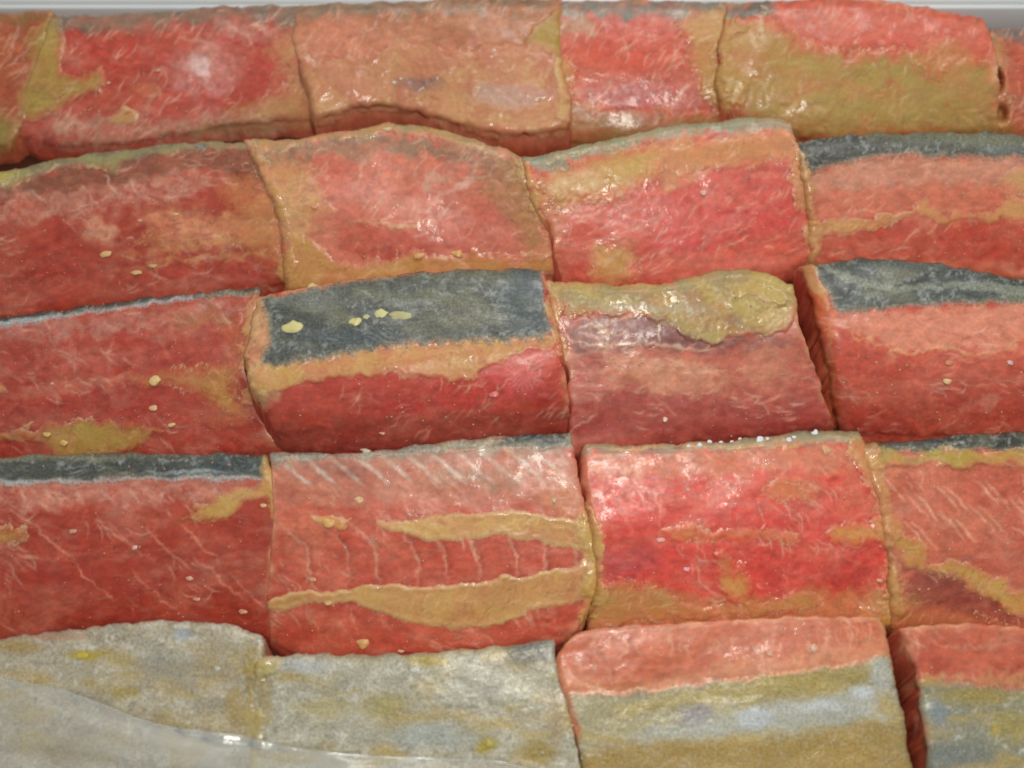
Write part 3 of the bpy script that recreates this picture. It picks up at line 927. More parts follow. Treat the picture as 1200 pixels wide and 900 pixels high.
p = Piece('2d', 'second row salmon piece at the right with a smooth dark grey skin edge',
          [(932, 168), (1000, 158), (1100, 156), (1220, 158)], [(1370, 160), (1370, 240)], [(1370, 326), (1200, 330), (1060, 322)], [(950, 312), (948, 250), (938, 200)],
          (204, 104, 78), hi=.0275, lo=.013, power=1.8, round_px=(26, 12, 24, 10), round_mm=(3.2, 2, 3, 2.2))
p.stain([(945, 205), (1060, 186), (1380, 184), (1380, 220), (1060, 222), (960, 230)], (204, 136, 116), .8, 8)
p.stain([(950, 230), (1060, 220), (1380, 214), (1380, 240), (960, 262)], (206, 106, 84), .7, 10)
p.stain([(955, 280), (1000, 272), (1060, 250), (1096, 272), (1090, 304), (960, 306)], (188, 66, 50), .85, 7).stain([(1098, 268), (1200, 258), (1380, 258), (1380, 320), (1108, 304)], (188, 64, 48), .85, 7)
for i in range(12):
    x = 975 + i * 15
    p.streak([(x, 250 - (i % 4) * 4), (x + 14, 232 - (i % 3) * 4)], .9, (180, 116, 74), .4)
p.finish()
p.skin([(926, 160), (1000, 144), (1100, 144), (1380, 146), (1380, 188), (1200, 190), (1130, 190), (1060, 187), (1000, 193), (960, 202), (946, 216), (936, 206)], (88, 98, 98), .5, 4,
       spots=[((1140, 162, 120, 10), (120, 122, 98), .7), ((1180, 176, 50, 6), (124, 136, 134), .5)])
p.miso([(950, 268), (980, 256), (1010, 252), (1060, 248), (1078, 230), (1090, 236), (1100, 246), (1150, 250), (1180, 232), (1230, 226), (1230, 256), (1150, 260), (1100, 262), (1070, 254), (1030, 266),
        (1000, 278), (952, 276)], (214, 156, 104), .55, 5, cover=.8)
p.miso([(1168, 208), (1190, 196), (1260, 190), (1260, 226), (1200, 232), (1176, 224)], (204, 158, 104), .5, 7, alpha=.8)
p.miso([(934, 208), (948, 212), (956, 250), (966, 284), (950, 304), (938, 270)], (206, 150, 100), .4, 6, alpha=.8)
p.grains(36, region=(940, 200, 1210, 310))

p = ALL['2a']
p.miso([(250, 210), (300, 190), (322, 230), (340, 290), (330, 330), (290, 300), (262, 270)], (206, 140, 92), .4, 16, alpha=.7)
p = ALL['2b']
p.miso([(300, 180), (340, 175), (372, 200), (350, 240), (356, 280), (330, 300), (314, 240)], (212, 160, 112), .4, 14, alpha=.8)
p.miso([(590, 190), (612, 186), (640, 260), (646, 300), (610, 310), (600, 260)], (198, 146, 96), .4, 14, alpha=.75)
p = ALL['2c']
p.miso([(626, 206), (680, 180), (752, 162), (786, 172), (770, 214), (720, 240), (664, 250), (640, 250)], (206, 166, 100), .4, 14, alpha=.85)

# ------------------------------------------------------------------ third row
p = Piece('3a', 'deep red salmon piece with soybean bits at the left of the third row',
          [(-170, 392), (-60, 384), (0, 374), (80, 362), (170, 350)], [(300, 336), (296, 380), (286, 430), (300, 480)], [(330, 532), (200, 540), (60, 544), (-60, 546)], [(-170, 546), (-172, 460)],
          (176, 62, 50), hi=.0262, lo=.012, base2=(166, 56, 48), power=2.0)
p.stain([(-180, 400), (0, 384), (120, 370), (300, 350), (300, 372), (200, 384), (80, 396), (-180, 420)], (190, 120, 110), .6, 7, mottle=.8)
p.stain((240, 372, 40, 14), (176, 104, 70), .7).stain((120, 420, 120, 14, -4), (196, 96, 84), .5).stain((90, 455, 90, 10, -8), (198, 108, 88), .45)
p.stain((60, 490, 90, 10), (190, 90, 74), .4).stain((280, 410, 20, 50), (186, 96, 62), .6)
for a, b in (((84, 396), (92, 440)), ((132, 388), (126, 440)), ((180, 384), (200, 420)), ((40, 404), (52, 430)), ((256, 396), (280, 430))):
    p.streak([a, b], 1.4, (206, 120, 108), .45, 3)
p.streak([(30, 466), (60, 452), (110, 446), (170, 440)], 3, (210, 134, 112), .5, 4, 6)
p.finish()
p.skin([(-180, 378), (0, 362), (150, 340), (312, 322), (306, 346), (240, 354), (170, 362), (80, 374), (0, 386), (-180, 404)], (74, 80, 84), .5, 3,
       spots=[([(-20, 380), (60, 370), (130, 362), (216, 350), (218, 356), (130, 369), (60, 379), (-20, 390)], FROST, .85, 2)])
p.miso([(150, 440), (200, 428), (250, 422), (276, 428), (290, 470), (296, 492), (262, 494), (236, 474), (200, 458), (160, 456)], (204, 154, 90), .45, 9, cover=1.2, alpha=.9)
p.miso([(230, 490), (280, 484), (304, 494), (290, 504), (240, 504)], (200, 116, 78), .3, 7, alpha=.7)
p.miso([(-60, 506), (0, 506), (30, 500), (50, 502), (64, 494), (100, 491), (150, 496), (190, 500), (170, 522), (130, 540), (90, 546), (64, 536), (40, 516), (-10, 524), (-60, 530)],
       (190, 158, 86), .8, 6, spots=[((76, 517, 14, 10), (212, 178, 100), .8)])
p.miso([(-40, 442), (0, 446), (10, 452), (8, 464), (-40, 470)], (214, 158, 100), .7, 5)
p.bean(182, 446, 10, (226, 190, 128), 1.0).bean(179, 478, 6, (226, 178, 130), 1.2).bean(320, 514, 4.5, (236, 200, 160)).bean(55, 508, 6, (214, 180, 104)).bean(76, 517, 7, (214, 182, 104)).bean(200, 498, 5)
p.bean(61, 450, 3, (226, 160, 140)).grains(110, (214, 140, 116))

p = Piece('3b', 'third row salmon piece with a broad blue grey skin band carrying yellow soybean bits',
          [(303, 348), (360, 336), (430, 326), (520, 318), (580, 316)], [(634, 317), (646, 370), (656, 410), (662, 450)], [(668, 508), (600, 516), (480, 526), (400, 530)], [(334, 532), (312, 486), (290, 438), (296, 392)],
          (196, 62, 54), hi=.0268, lo=.013, power=2.1, ridge=(.52, .0285), round_px=(16, 12, 24, 22), round_mm=(1.8, 2, 3.2, 3), base2=(184, 52, 50))
p.stain([(288, 340), (320, 345), (324, 430), (330, 470), (300, 470), (285, 430)], (206, 150, 112), .85, 7)
p.stain((610, 440, 36, 30), (222, 92, 96), .7).stain((560, 470, 60, 20), (206, 66, 62), .6).stain((360, 490, 50, 30), (190, 60, 46), .6).stain((480, 460, 60, 14), (196, 72, 64), .5)
p.stain([(320, 500), (660, 482), (668, 510), (330, 536)], (150, 70, 60), .55, 8)  # darker brownish red along the lower edge
for i in range(22):
    a = i * 2 * math.pi / 22
    p.streak([(615 + 5 * math.cos(a), 438 + 4 * math.sin(a)), (615 + 26 * math.cos(a), 438 + 22 * math.sin(a))], .7, (236, 150, 150), .5, 1.2, 2)
p.finish()
p.miso([(286, 440), (300, 425), (360, 414), (430, 404), (520, 396), (600, 390), (654, 388), (650, 406), (600, 420), (570, 436), (550, 446), (516, 444), (480, 440), (440, 442), (400, 444), (360, 452), (322, 462),
        (300, 464)], (208, 162, 98), .6, 5, cover=.7, colour2=(210, 144, 96))
p.skin([(304, 354), (320, 346), (366, 336), (430, 324), (520, 312), (634, 308), (640, 330), (648, 372), (652, 390), (620, 400), (560, 402), (500, 404), (430, 414), (360, 426), (312, 434), (306, 420), (312, 386)],
       (96, 111, 114), .5, 3, spots=[((620, 350, 40, 50), (76, 92, 100), .6), ((360, 350, 60, 16), (124, 128, 120), .6), ((420, 395, 90, 10), (72, 86, 96), .6), ((480, 355, 40, 6), (140, 148, 142), .5)])
for i in range(15):
    x = 352 + 20 * i
    y = 420 - (x - 352) * .085 - (5 if 420 < x < 560 else 0)
    y += 5
    p.skin([(x - 6, y - 9), (x + 4, y - 9), (x + 7, y - 3), (x + 9, y + 3), (x + 3, y), (x - 4, y - 4)], (70, 78, 82), .3, 1.6, warp=2, feather=.8, cover=.8, alpha=.8)
p.bean(343, 385, 11, (216, 206, 138), 1.6).bean(417, 377, 9, (220, 210, 142), 1.2).bean(446, 369, 9, (220, 212, 146), 1.5).bean(468, 370, 9, (190, 186, 136), 2.3).bean(430, 372, 5, (196, 194, 144))
p.bean(366, 335, 6, (216, 194, 140), 1.4).bean(578, 461, 7, (228, 120, 118), 1.2).bean(448, 508, 4, (230, 170, 140)).bean(426, 526, 5, (216, 190, 170)).grains(40, region=(310, 420, 660, 520))

p = Piece('3c', 'third row salmon piece with a purple brown strip under crumpled olive paste',
          [(642, 330), (700, 334), (770, 334), (830, 322), (880, 318)], [(926, 334), (938, 390), (956, 440)], [(974, 502), (880, 512), (780, 522)], [(670, 536), (668, 440), (654, 390)],
          (184, 84, 72), hi=.027, lo=.013, power=2.0, base2=(168, 66, 62))
p.stain([(668, 388), (700, 374), (770, 370), (840, 388), (930, 400), (860, 410), (730, 408), (680, 412)], (128, 74, 76), .9, 6)
p.stain((790, 440, 90, 30, 8), (206, 136, 108), .75, mottle=.5).stain((900, 430, 40, 40), (202, 128, 104), .6).stain([(670, 470), (720, 460), (960, 480), (970, 505), (675, 520)], (160, 60, 56), .75, 9)
p.stain((730, 432, 40, 26), (204, 128, 100), .6).stain((700, 425, 14, 10), (170, 70, 56), .7).stain((760, 480, 60, 12), (178, 76, 70), .6)
for a in ([(672, 400), (700, 408), (760, 402), (830, 414)], [(700, 380), (712, 396), (708, 420)], [(672, 388), (690, 380), (720, 392)], [(668, 508), (690, 490), (700, 486)], [(772, 380), (774, 404)]):
    p.streak(a, 1.3, (212, 176, 150), .65, 2, 3, .1)
for i in range(18):
    x, y = 705 + 13 * i, 425 + (i * 29 % 56)
    p.streak([(x, y), (x + 18, y - 6 + (i % 3) * 6)], .8, (218, 164, 140), .5)
p.finish()
p.miso([(636, 326), (700, 324), (770, 326), (830, 312), (880, 306), (926, 322), (934, 352), (926, 388), (880, 394), (850, 400), (822, 406), (800, 392), (760, 378), (710, 372), (664, 376), (648, 350)],
       (190, 164, 96), .9, 5, lump=.6, colour2=(164, 146, 98), spots=[((760, 362, 90, 8), (182, 178, 150), .7), ((860, 375, 14, 10), (130, 116, 92), .7), ((680, 358, 40, 9), (160, 150, 110), .6), ((880, 340, 40, 14), (186, 156, 80), .6)])
p.miso([(846, 336), (880, 326), (916, 340), (920, 360), (880, 352)], (200, 168, 98), .7, 6)
p.bean(779, 490, 4.5, (236, 206, 180), 1.5, 1.5).grains(50, (214, 150, 126))

p = Piece('3d', 'third row salmon piece with grey skin at the right, beside a dark gap',
          [(940, 312), (1010, 304), (1100, 310), (1200, 328)], [(1370, 340), (1370, 420)], [(1370, 512), (1200, 514), (1080, 512)], [(984, 506), (972, 440), (958, 380)],
          (202, 84, 68), hi=.0275, lo=.0125, power=2.1, ridge=(.62, .028), round_px=(16, 10, 26, 34), round_mm=(2.2, 2, 3.4, 7.5), base2=(192, 70, 58))
p.stain([(936, 312), (952, 318), (974, 366), (968, 402), (976, 440), (984, 500), (965, 500), (950, 400)], (196, 88, 48), .85, 5)
p.stain([(980, 366), (1100, 358), (1380, 356), (1380, 392), (1200, 400), (1170, 412), (1130, 408), (1085, 412), (1040, 408), (1010, 394), (986, 384)], (212, 128, 106), .85, 6)
p.stain((1120, 440, 60, 20), (206, 96, 82), .5).stain((1100, 480, 120, 20), (184, 66, 58), .6).stain((1160, 470, 16, 16), (214, 134, 116), .5).stain((1135, 472, 14, 10), (212, 126, 108), .5)
p.streak([(985, 384), (1010, 396), (1036, 408), (1060, 410), (1085, 412), (1110, 406), (1140, 414), (1170, 414), (1186, 400), (1210, 392)], 1.8, (222, 160, 112), .8, 2, 5, .2)
p.streak([(976, 370), (972, 396), (970, 430), (978, 470)], 3, (216, 140, 96), .6, 4)
p.finish()
p.skin([(944, 306), (960, 296), (1010, 290), (1100, 298), (1200, 314), (1380, 330), (1380, 358), (1210, 360), (1130, 358), (1060, 364), (1000, 370), (978, 366), (966, 342), (952, 322)], (86, 102, 106), .55, 3,
       spots=[([(952, 308), (1000, 322), (1050, 336), (1120, 330), (1180, 334), (1210, 344), (1210, 350), (1120, 338), (1050, 344), (990, 328)], (140, 146, 130), .7, 2), ((1080, 312, 110, 8), (108, 116, 108), .6)])
p.miso([(930, 306), (946, 300), (962, 318), (974, 352), (972, 366), (958, 346), (940, 326)], (196, 158, 110), .5, 4, alpha=.9)
p.bean(1109, 445, 7, (230, 190, 134), 1.1).bean(1112, 424, 6, (214, 132, 84)).bean(1184, 424, 5, (226, 180, 180), 1.5, 1.6).grains(34, region=(980, 380, 1210, 510))

# ------------------------------------------------------------------ fourth row
p = Piece('4a', 'plain dark red salmon piece with grey skin edge, left of the fourth row',
          [(-170, 540), (-60, 538), (60, 534), (180, 532)], [(308, 534), (326, 590), (318, 660)], [(320, 750), (220, 740), (110, 740), (0, 756)], [(-170, 762), (-172, 650)],
          (178, 64, 48), hi=.0265, lo=.012, base2=(164, 54, 42), power=2.3, round_px=(14, 8, 30, 10), round_mm=(2.6, 2, 3.5, 2))
p.stain([(-180, 560), (300, 556), (318, 575), (220, 588), (100, 592), (-180, 600)], (198, 122, 108), .65, 8, mottle=.7).stain((150, 615, 40, 20, 20), (198, 110, 96), .45)
p.stain((100, 680, 130, 26), (172, 52, 38), .5)
for x, y in ((150, 640), (195, 650), (236, 645), (262, 690), (110, 690), (60, 640), (180, 700), (290, 700)):
    p.streak([(x - 26, y - 32), (x, y - 6), (x + 30, y + 18)], 1.0, (222, 140, 118), .7, 1.6, 3)
for i in range(8):
    x = 20 + i * 33
    p.streak([(x, 572), (x + 14, 592)], 1.3, (216, 170, 160), .45, 2)
p.streak([(-20, 650), (60, 655), (150, 640)], 1.4, (196, 104, 84), .4, 3, 6)
p.finish()
p.skin([(-180, 532), (0, 524), (150, 520), (314, 522), (312, 552), (306, 564), (220, 564), (120, 566), (0, 572), (-180, 576)], (90, 104, 106), .6, 3,
       spots=[([(-20, 562), (80, 562), (220, 557), (308, 558), (308, 566), (200, 566), (60, 570), (-20, 574)], (176, 184, 184), .85, 2), ((60, 536, 160, 6), (138, 136, 112), .7), ((270, 546, 50, 10), (62, 74, 80), .7),
              ((220, 553, 60, 2.5), (160, 172, 176), .7)])
p.miso([(208, 614), (226, 596), (250, 582), (272, 568), (304, 562), (308, 530), (330, 526), (340, 560), (340, 602), (326, 610), (308, 590), (290, 592), (276, 602), (248, 612)], (206, 164, 96), .6, 6, cover=.8)
p.miso([(-60, 612), (0, 614), (26, 616), (36, 626), (20, 638), (-10, 643), (-60, 640)], (204, 160, 90), .8, 6)
p.bean(222, 678, 5, (226, 170, 140), 1.3).bean(229, 701, 4, (220, 150, 120), 1.6).bean(158, 640, 4, (232, 180, 160), 1.6, 1).bean(86, 622, 5, (216, 150, 120)).bean(284, 717, 6, (214, 150, 116)).bean(310, 592, 4)
p.grains(60, (216, 146, 120))

p = Piece('4b', 'fourth row salmon piece with two tan paste bands and curved white fat lines between them',
          [(320, 532), (420, 530), (500, 522), (580, 512)], [(667, 508), (676, 560), (690, 620), (694, 690)], [(664, 756), (560, 768), (450, 776), (360, 772)], [(320, 754), (316, 690), (322, 610)],
          (198, 82, 62), hi=.0268, lo=.0125, power=2.2, base2=(184, 66, 52), round_px=(12, 14, 24, 12))
p.stain([(315, 528), (560, 514), (665, 500), (670, 530), (600, 540), (330, 552)], (150, 144, 132), .9, 6)
p.stain([(322, 548), (660, 530), (676, 590), (520, 592), (330, 586)], (190, 112, 92), .8, 10).stain((390, 552, 60, 16), (168, 104, 96), .7).stain((560, 560, 80, 14), (168, 118, 96), .7)
p.stain((360, 620, 40, 40), (206, 112, 86), .6).stain((660, 590, 24, 40), (202, 122, 86), .7)
for i in range(11):
    x = 350 + 30 * i
    p.streak([(x - 26, 536 - i * .9), (x - 6, 552 - i * .9), (x + 18, 572 - i * .8)], 2.4 - .1 * i, (206, 184, 176), .8, 2.6, 2)
for i in range(9):
    x = 360 + 39 * i + (i * 29 % 11) - 5
    s = 1 - abs(i - 3.5) * .06 - .2 * (i % 3 == 1)
    p.streak([(x - 18, 618 - i), (x, 634 - i), (x + 10, 655 - i), (x + 13, 690 - 2 * i)], 3.0, (150, 52, 42), .45, 3, 3)
    p.streak([(x - 44, 600 - i), (x - 30, 610 - i), (x - 16, 624 - i)], 1.2, (222, 160, 138), .4, 2.5, 4)
    p.streak([(x + 4, 706 - 2 * i), (x + 12, 728 - 2 * i), (x + 22, 744 - i)], 1.4, (216, 130, 108), .5, 2.5, 4)
    p.streak([(x - 22, 618 - i), (x - 4, 634 - i), (x + 6, 655 - i), (x + 9 - (2 if i < 3 else 0), 692 - 2 * i)], 1.6, (224, 160, 138), .72 * s, 2.2, 4, .08)
for x0, x1 in ((340, 372), (372, 405), (620, 640)):
    p.streak([(x0 + 10, 690), (x1 - 12, 712), (x1, 740), (x1 + 10, 756)], 1.2, (206, 120, 96), .6, 2)
p.streak([(690, 610), (680, 628), (688, 650), (692, 690)], 4, (216, 166, 104), .7, 4)
p.finish()
p.skin([(574, 524), (598, 508), (640, 494), (668, 494), (668, 522), (640, 530), (610, 528)], (58, 68, 74), .5, 3)
p.layer('skin', [(316, 528), (420, 520), (520, 512), (576, 506), (590, 520), (540, 530), (460, 534), (316, 546)], (150, 148, 136), .4, 4, mat=M_SILVER, warp=5, lip=.1,
        spots=[((420, 531, 60, 3), (190, 190, 182), .7)])
p.miso([(366, 606), (380, 600), (396, 608), (412, 604), (410, 616), (398, 624), (380, 618)], (226, 166, 92), .9, 4)
p.miso([(440, 612), (470, 610), (500, 606), (548, 600), (600, 596), (648, 604), (670, 608), (692, 620), (690, 642), (670, 642), (640, 638), (604, 632), (580, 631), (548, 632), (520, 636), (500, 635), (478, 626), (450, 622)],
       (214, 166, 104), .5, 4, colour2=(204, 152, 94), warp=6, cover=.5, lip=.45)
p.miso([(310, 712), (326, 698), (350, 690), (400, 690), (440, 684), (500, 686), (548, 680), (580, 676), (620, 672), (660, 664), (684, 656), (698, 672), (694, 694), (672, 706), (640, 714), (610, 722), (580, 734), (546, 738),
        (500, 734), (470, 728), (440, 718), (400, 706), (356, 710), (326, 718)], (212, 164, 102), .6, 4, colour2=(204, 156, 94), warp=6, cover=.5, lip=.45)
p.miso([(672, 612), (688, 600), (706, 616), (700, 650), (704, 690), (690, 704), (682, 680), (690, 650), (680, 634)], (210, 166, 104), .7, 4)
p.bean(425, 752, 11, (226, 170, 106), 1.2).bean(386, 612, 9, (228, 172, 100), 1.4).bean(421, 586, 6, (226, 180, 130)).bean(470, 763, 4, (220, 170, 130)).bean(428, 526, 6, (204, 196, 170), 1.1).bean(384, 705, 5, (222, 176, 110))
p.bean(650, 585, 4, (220, 180, 150), 1.5, 1.3).bean(366, 679, 5, (218, 150, 110)).grains(44, (222, 160, 126))

p = Piece('4c', 'bright red fourth row salmon piece with white beads along its top and lumps of paste',
          [(684, 522), (760, 522), (850, 518), (930, 508)], [(1004, 506), (1022, 560), (1038, 620), (1044, 670)], [(1040, 736), (900, 748), (780, 752)], [(690, 752), (702, 690), (694, 610), (684, 564)],
          (212, 66, 54), hi=.0275, lo=.0145, power=2.2, base2=(206, 58, 58), round_px=(10, 12, 14, 10), round_mm=(2.4, 2.2, 1.4, 2.2))
p.stain([(688, 518), (800, 516), (930, 502), (1008, 500), (1010, 520), (900, 526), (700, 536)], (140, 128, 112), .9, 5)
p.stain([(695, 534), (1005, 520), (1014, 545), (900, 556), (700, 560)], (204, 112, 84), .8, 9)
p.stain((750, 600, 50, 20), (216, 58, 50), .7).stain((740, 655, 44, 26), (186, 52, 62), .8).stain((985, 670, 54, 26), (192, 52, 50), .8).stain((890, 650, 40, 22), (208, 66, 56), .6)
p.stain((930, 572, 44, 20), (212, 112, 78), .75).stain((1000, 580, 26, 40), (208, 104, 82), .6).stain((870, 590, 60, 10), (222, 92, 84), .4).stain((964, 651, 18, 18), (214, 78, 66), .5)
p.stain([(690, 690), (860, 700), (1030, 690), (1040, 745), (690, 755)], (196, 116, 74), .8, 9).stain((680, 560, 14, 60), (180, 90, 64), .6)
for a in ([(706, 560), (730, 600), (738, 640)], [(800, 570), (840, 590), (900, 588)], [(770, 560), (776, 600), (770, 640)], [(950, 640), (990, 648), (1020, 640)]):
    p.streak(a, 1.2, (230, 130, 120), .45, 3, 6)
p.finish()
p.miso([(690, 528), (690, 512), (760, 510), (860, 506), (940, 496), (1010, 494), (1010, 516), (960, 520), (900, 524), (800, 526)], (150, 142, 118), .5, 4, alpha=.8, spots=[((800, 512, 80, 3), (70, 76, 78), .8), ((940, 504, 60, 3), (84, 88, 84), .7)])
p.miso([(894, 570), (910, 560), (936, 562), (960, 572), (952, 590), (920, 590), (900, 586)], (212, 124, 84), .6, 8, alpha=.8)
p.miso([(776, 622), (800, 612), (832, 618), (860, 616), (900, 618), (932, 620), (936, 634), (926, 642), (904, 636), (870, 638), (830, 634), (796, 638)], (214, 130, 82), .5, 7, alpha=.9)
p.miso([(832, 666), (840, 646), (856, 648), (872, 664), (886, 678), (886, 700), (866, 708), (846, 698), (836, 684)], (212, 144, 78), 1.0, 7, colour2=(206, 118, 74), spots=[((856, 686, 18, 14), (216, 162, 84), .9)])
p.miso([(968, 622), (990, 612), (1020, 614), (1050, 624), (1064, 644), (1040, 646), (1020, 638), (990, 640), (972, 634)], (214, 158, 88), .7, 6)
p.miso([(684, 700), (700, 680), (740, 678), (780, 690), (800, 700), (830, 706), (870, 712), (900, 700), (940, 690), (966, 700), (950, 716), (900, 722), (820, 726), (740, 730), (690, 740)], (184, 148, 80), .7, 7, colour2=(190, 134, 78))
p.miso([(1006, 726), (1012, 710), (1036, 716), (1048, 730), (1036, 750), (1014, 748)], (212, 160, 82), 1.0, 6)
p.miso([(1014, 680), (1036, 690), (1050, 660), (1046, 640), (1060, 650), (1064, 700), (1050, 722), (1020, 712)], (204, 146, 102), .6, 6, alpha=.9)
for x, y, r in ((820, 521, 4.5), (832, 518, 3.5), (846, 518, 3), (858, 517, 3), (891, 517, 6), (900, 515, 3), (924, 515, 4), (930, 513, 3), (955, 508, 6), (806, 522, 3), (868, 516, 3)):
    p.bean(x, y, r, (226, 230, 236), 1.2)
p.bean(968, 528, 8, (220, 160, 120), 1.1).bean(806, 666, 5, (240, 150, 160)).bean(774, 633, 5, (240, 160, 150), 1.4).bean(806, 574, 4, (236, 150, 140)).bean(1030, 680, 4, (224, 170, 120)).grains(50, (226, 150, 120))

p = Piece('4d', 'fourth row salmon piece at the right crossed by a diagonal yellow smear below black skin',
          [(1008, 522), (1060, 518), (1120, 512), (1200, 506)], [(1370, 502), (1370, 620)], [(1370, 738), (1200, 742), (1120, 742)], [(1048, 744), (1042, 660), (1030, 590)],
          (196, 98, 76), hi=.0272, lo=.0145, power=2.2, base2=(188, 82, 66), round_px=(12, 12, 14, 12), round_mm=(2.4, 2.2, 1.4, 2.2))
p.stain((1120, 600, 80, 24, 20), (202, 104, 82), .6).stain([(1062, 668), (1100, 668), (1150, 694), (1220, 730), (1220, 745), (1120, 718), (1070, 700)], (148, 66, 56), .9, 6)
p.stain([(1048, 720), (1380, 740), (1380, 760), (1048, 760)], (180, 74, 54), .7, 10).stain((1040, 560, 20, 30), (204, 112, 86), .6)
for i in range(16):
    x, y = 1030 + (i * 41) % 170, 556 + (i * 23) % 62
    p.streak([(x, y), (x + 14, y + 12), (x + 32, y + 34)], 1.1, (226, 164, 138), .7, 1.8, 2)
p.finish()
p.skin([(1006, 516), (1060, 508), (1120, 500), (1200, 494), (1380, 490), (1380, 528), (1200, 530), (1120, 532), (1060, 534), (1010, 532)], (62, 70, 70), .5, 3, spots=[((1060, 520, 60, 5), (90, 96, 90), .6)])
p.miso([(1004, 540), (1020, 524), (1050, 524), (1078, 530), (1100, 522), (1130, 524), (1160, 528), (1240, 522), (1240, 546), (1160, 548), (1120, 552), (1080, 548), (1040, 550), (1014, 552)], (184, 162, 80), .9, 5, lump=.7,
       spots=[((1040, 534, 18, 10), (178, 160, 90), .7), ((1070, 538, 14, 6), (150, 138, 108), .7)])
p.miso([(1036, 618), (1060, 624), (1084, 636), (1090, 654), (1110, 656), (1150, 664), (1190, 684), (1240, 700), (1240, 732), (1200, 726), (1160, 704), (1130, 690), (1096, 672), (1064, 666), (1054, 660), (1040, 644)],
       (206, 162, 88), .7, 6, warp=12)
p.miso([(1030, 650), (1056, 660), (1062, 690), (1080, 704), (1074, 722), (1044, 724), (1034, 700)], (196, 140, 92), .6, 7, alpha=.9)
p.grains(40, region=(1020, 550, 1210, 740))

# ------------------------------------------------------------------ front row, belly skin up
p = Piece('5a', 'silvery grey belly skin piece at the front left, partly under clear plastic film',
          [(-170, 760), (-60, 756), (20, 746), (100, 736), (200, 728), (260, 732)], [(306, 746), (306, 800), (298, 850)], [(300, 985), (100, 985)], [(-170, 985), (-172, 880)],
          (158, 154, 136), hi=.0255, lo=.019, power=1.4, base2=(132, 128, 112), relief=1.2, round_px=(10, 10, 20, 10))
p.finish()
p.layer('skin', [(-200, 740), (20, 736), (100, 726), (200, 716), (270, 722), (318, 742), (318, 800), (310, 860), (320, 1010), (-200, 1010)], (196, 188, 164), .5, 4, mat=M_SILVER, warp=4, lip=.1, colour2=(176, 166, 142), lump=.3,
        spots=[((100, 768, 26, 9), (178, 158, 50), .9), ((20, 758, 40, 10), (172, 142, 76), .8), ((150, 812, 22, 9), (168, 150, 60), .7), ((215, 744, 14, 10), (170, 186, 200), .7), ((200, 780, 60, 20), (150, 152, 146), .6),
               ((276, 830, 16, 30), (176, 150, 80), .7), ((60, 745, 60, 6), (176, 120, 90), .6), ((250, 760, 40, 14), (176, 166, 140), .6), ((295, 800, 10, 50), (150, 128, 72), .6), ((90, 880, 60, 26), (158, 138, 92), .7)])
p.bean(97, 769, 6, (200, 180, 60), 1.6).bean(255, 783, 4, (206, 204, 190)).grains(90, (196, 194, 180), region=(0, 740, 300, 900), lo=.6, hi=1.4)

p = Piece('5b', 'silvery grey belly skin piece with yellow stains in the front row beside the film',
          [(308, 770), (380, 768), (460, 768), (560, 760)], [(646, 750), (654, 800), (668, 850)], [(690, 985), (480, 985)], [(300, 985), (296, 880), (302, 810)],
          (150, 148, 130), hi=.0255, lo=.020, power=1.4, base2=(126, 124, 112), relief=1.2, round_px=(10, 10, 20, 10))
p.finish()
p.layer('skin', [(290, 762), (380, 758), (460, 758), (560, 748), (650, 740), (664, 800), (680, 860), (706, 1010), (290, 1010), (290, 880)], (194, 190, 168), .5, 4, mat=M_SILVER, warp=4, lip=.1, colour2=(176, 172, 152), lump=.3,
        spots=[((620, 765, 40, 26), (92, 96, 96), .75), ((500, 774, 34, 9), (176, 154, 66), .85), ((450, 828, 34, 22), (160, 148, 76), .75), ((570, 872, 16, 14), (178, 158, 56), .85), ((630, 880, 30, 18), (164, 142, 70), .8),
               ((360, 782, 40, 10), (182, 190, 196), .6), ((500, 860, 80, 20), (166, 180, 182), .5), ((560, 800, 40, 30), (176, 178, 170), .4), ((380, 830, 50, 14), (172, 158, 90), .6), ((310, 800, 12, 60), (162, 140, 82), .7),
               ((430, 770, 50, 8), (150, 140, 100), .6), ((650, 840, 14, 40), (172, 152, 118), .8)])
p.miso([(292, 776), (304, 768), (326, 770), (332, 782), (318, 790), (300, 790)], (196, 178, 120), .8, 5)
p.bean(574, 870, 7, (190, 172, 80), 1.0, 1.5).grains(120, (204, 206, 196), region=(300, 765, 680, 900), lo=.6, hi=1.4)

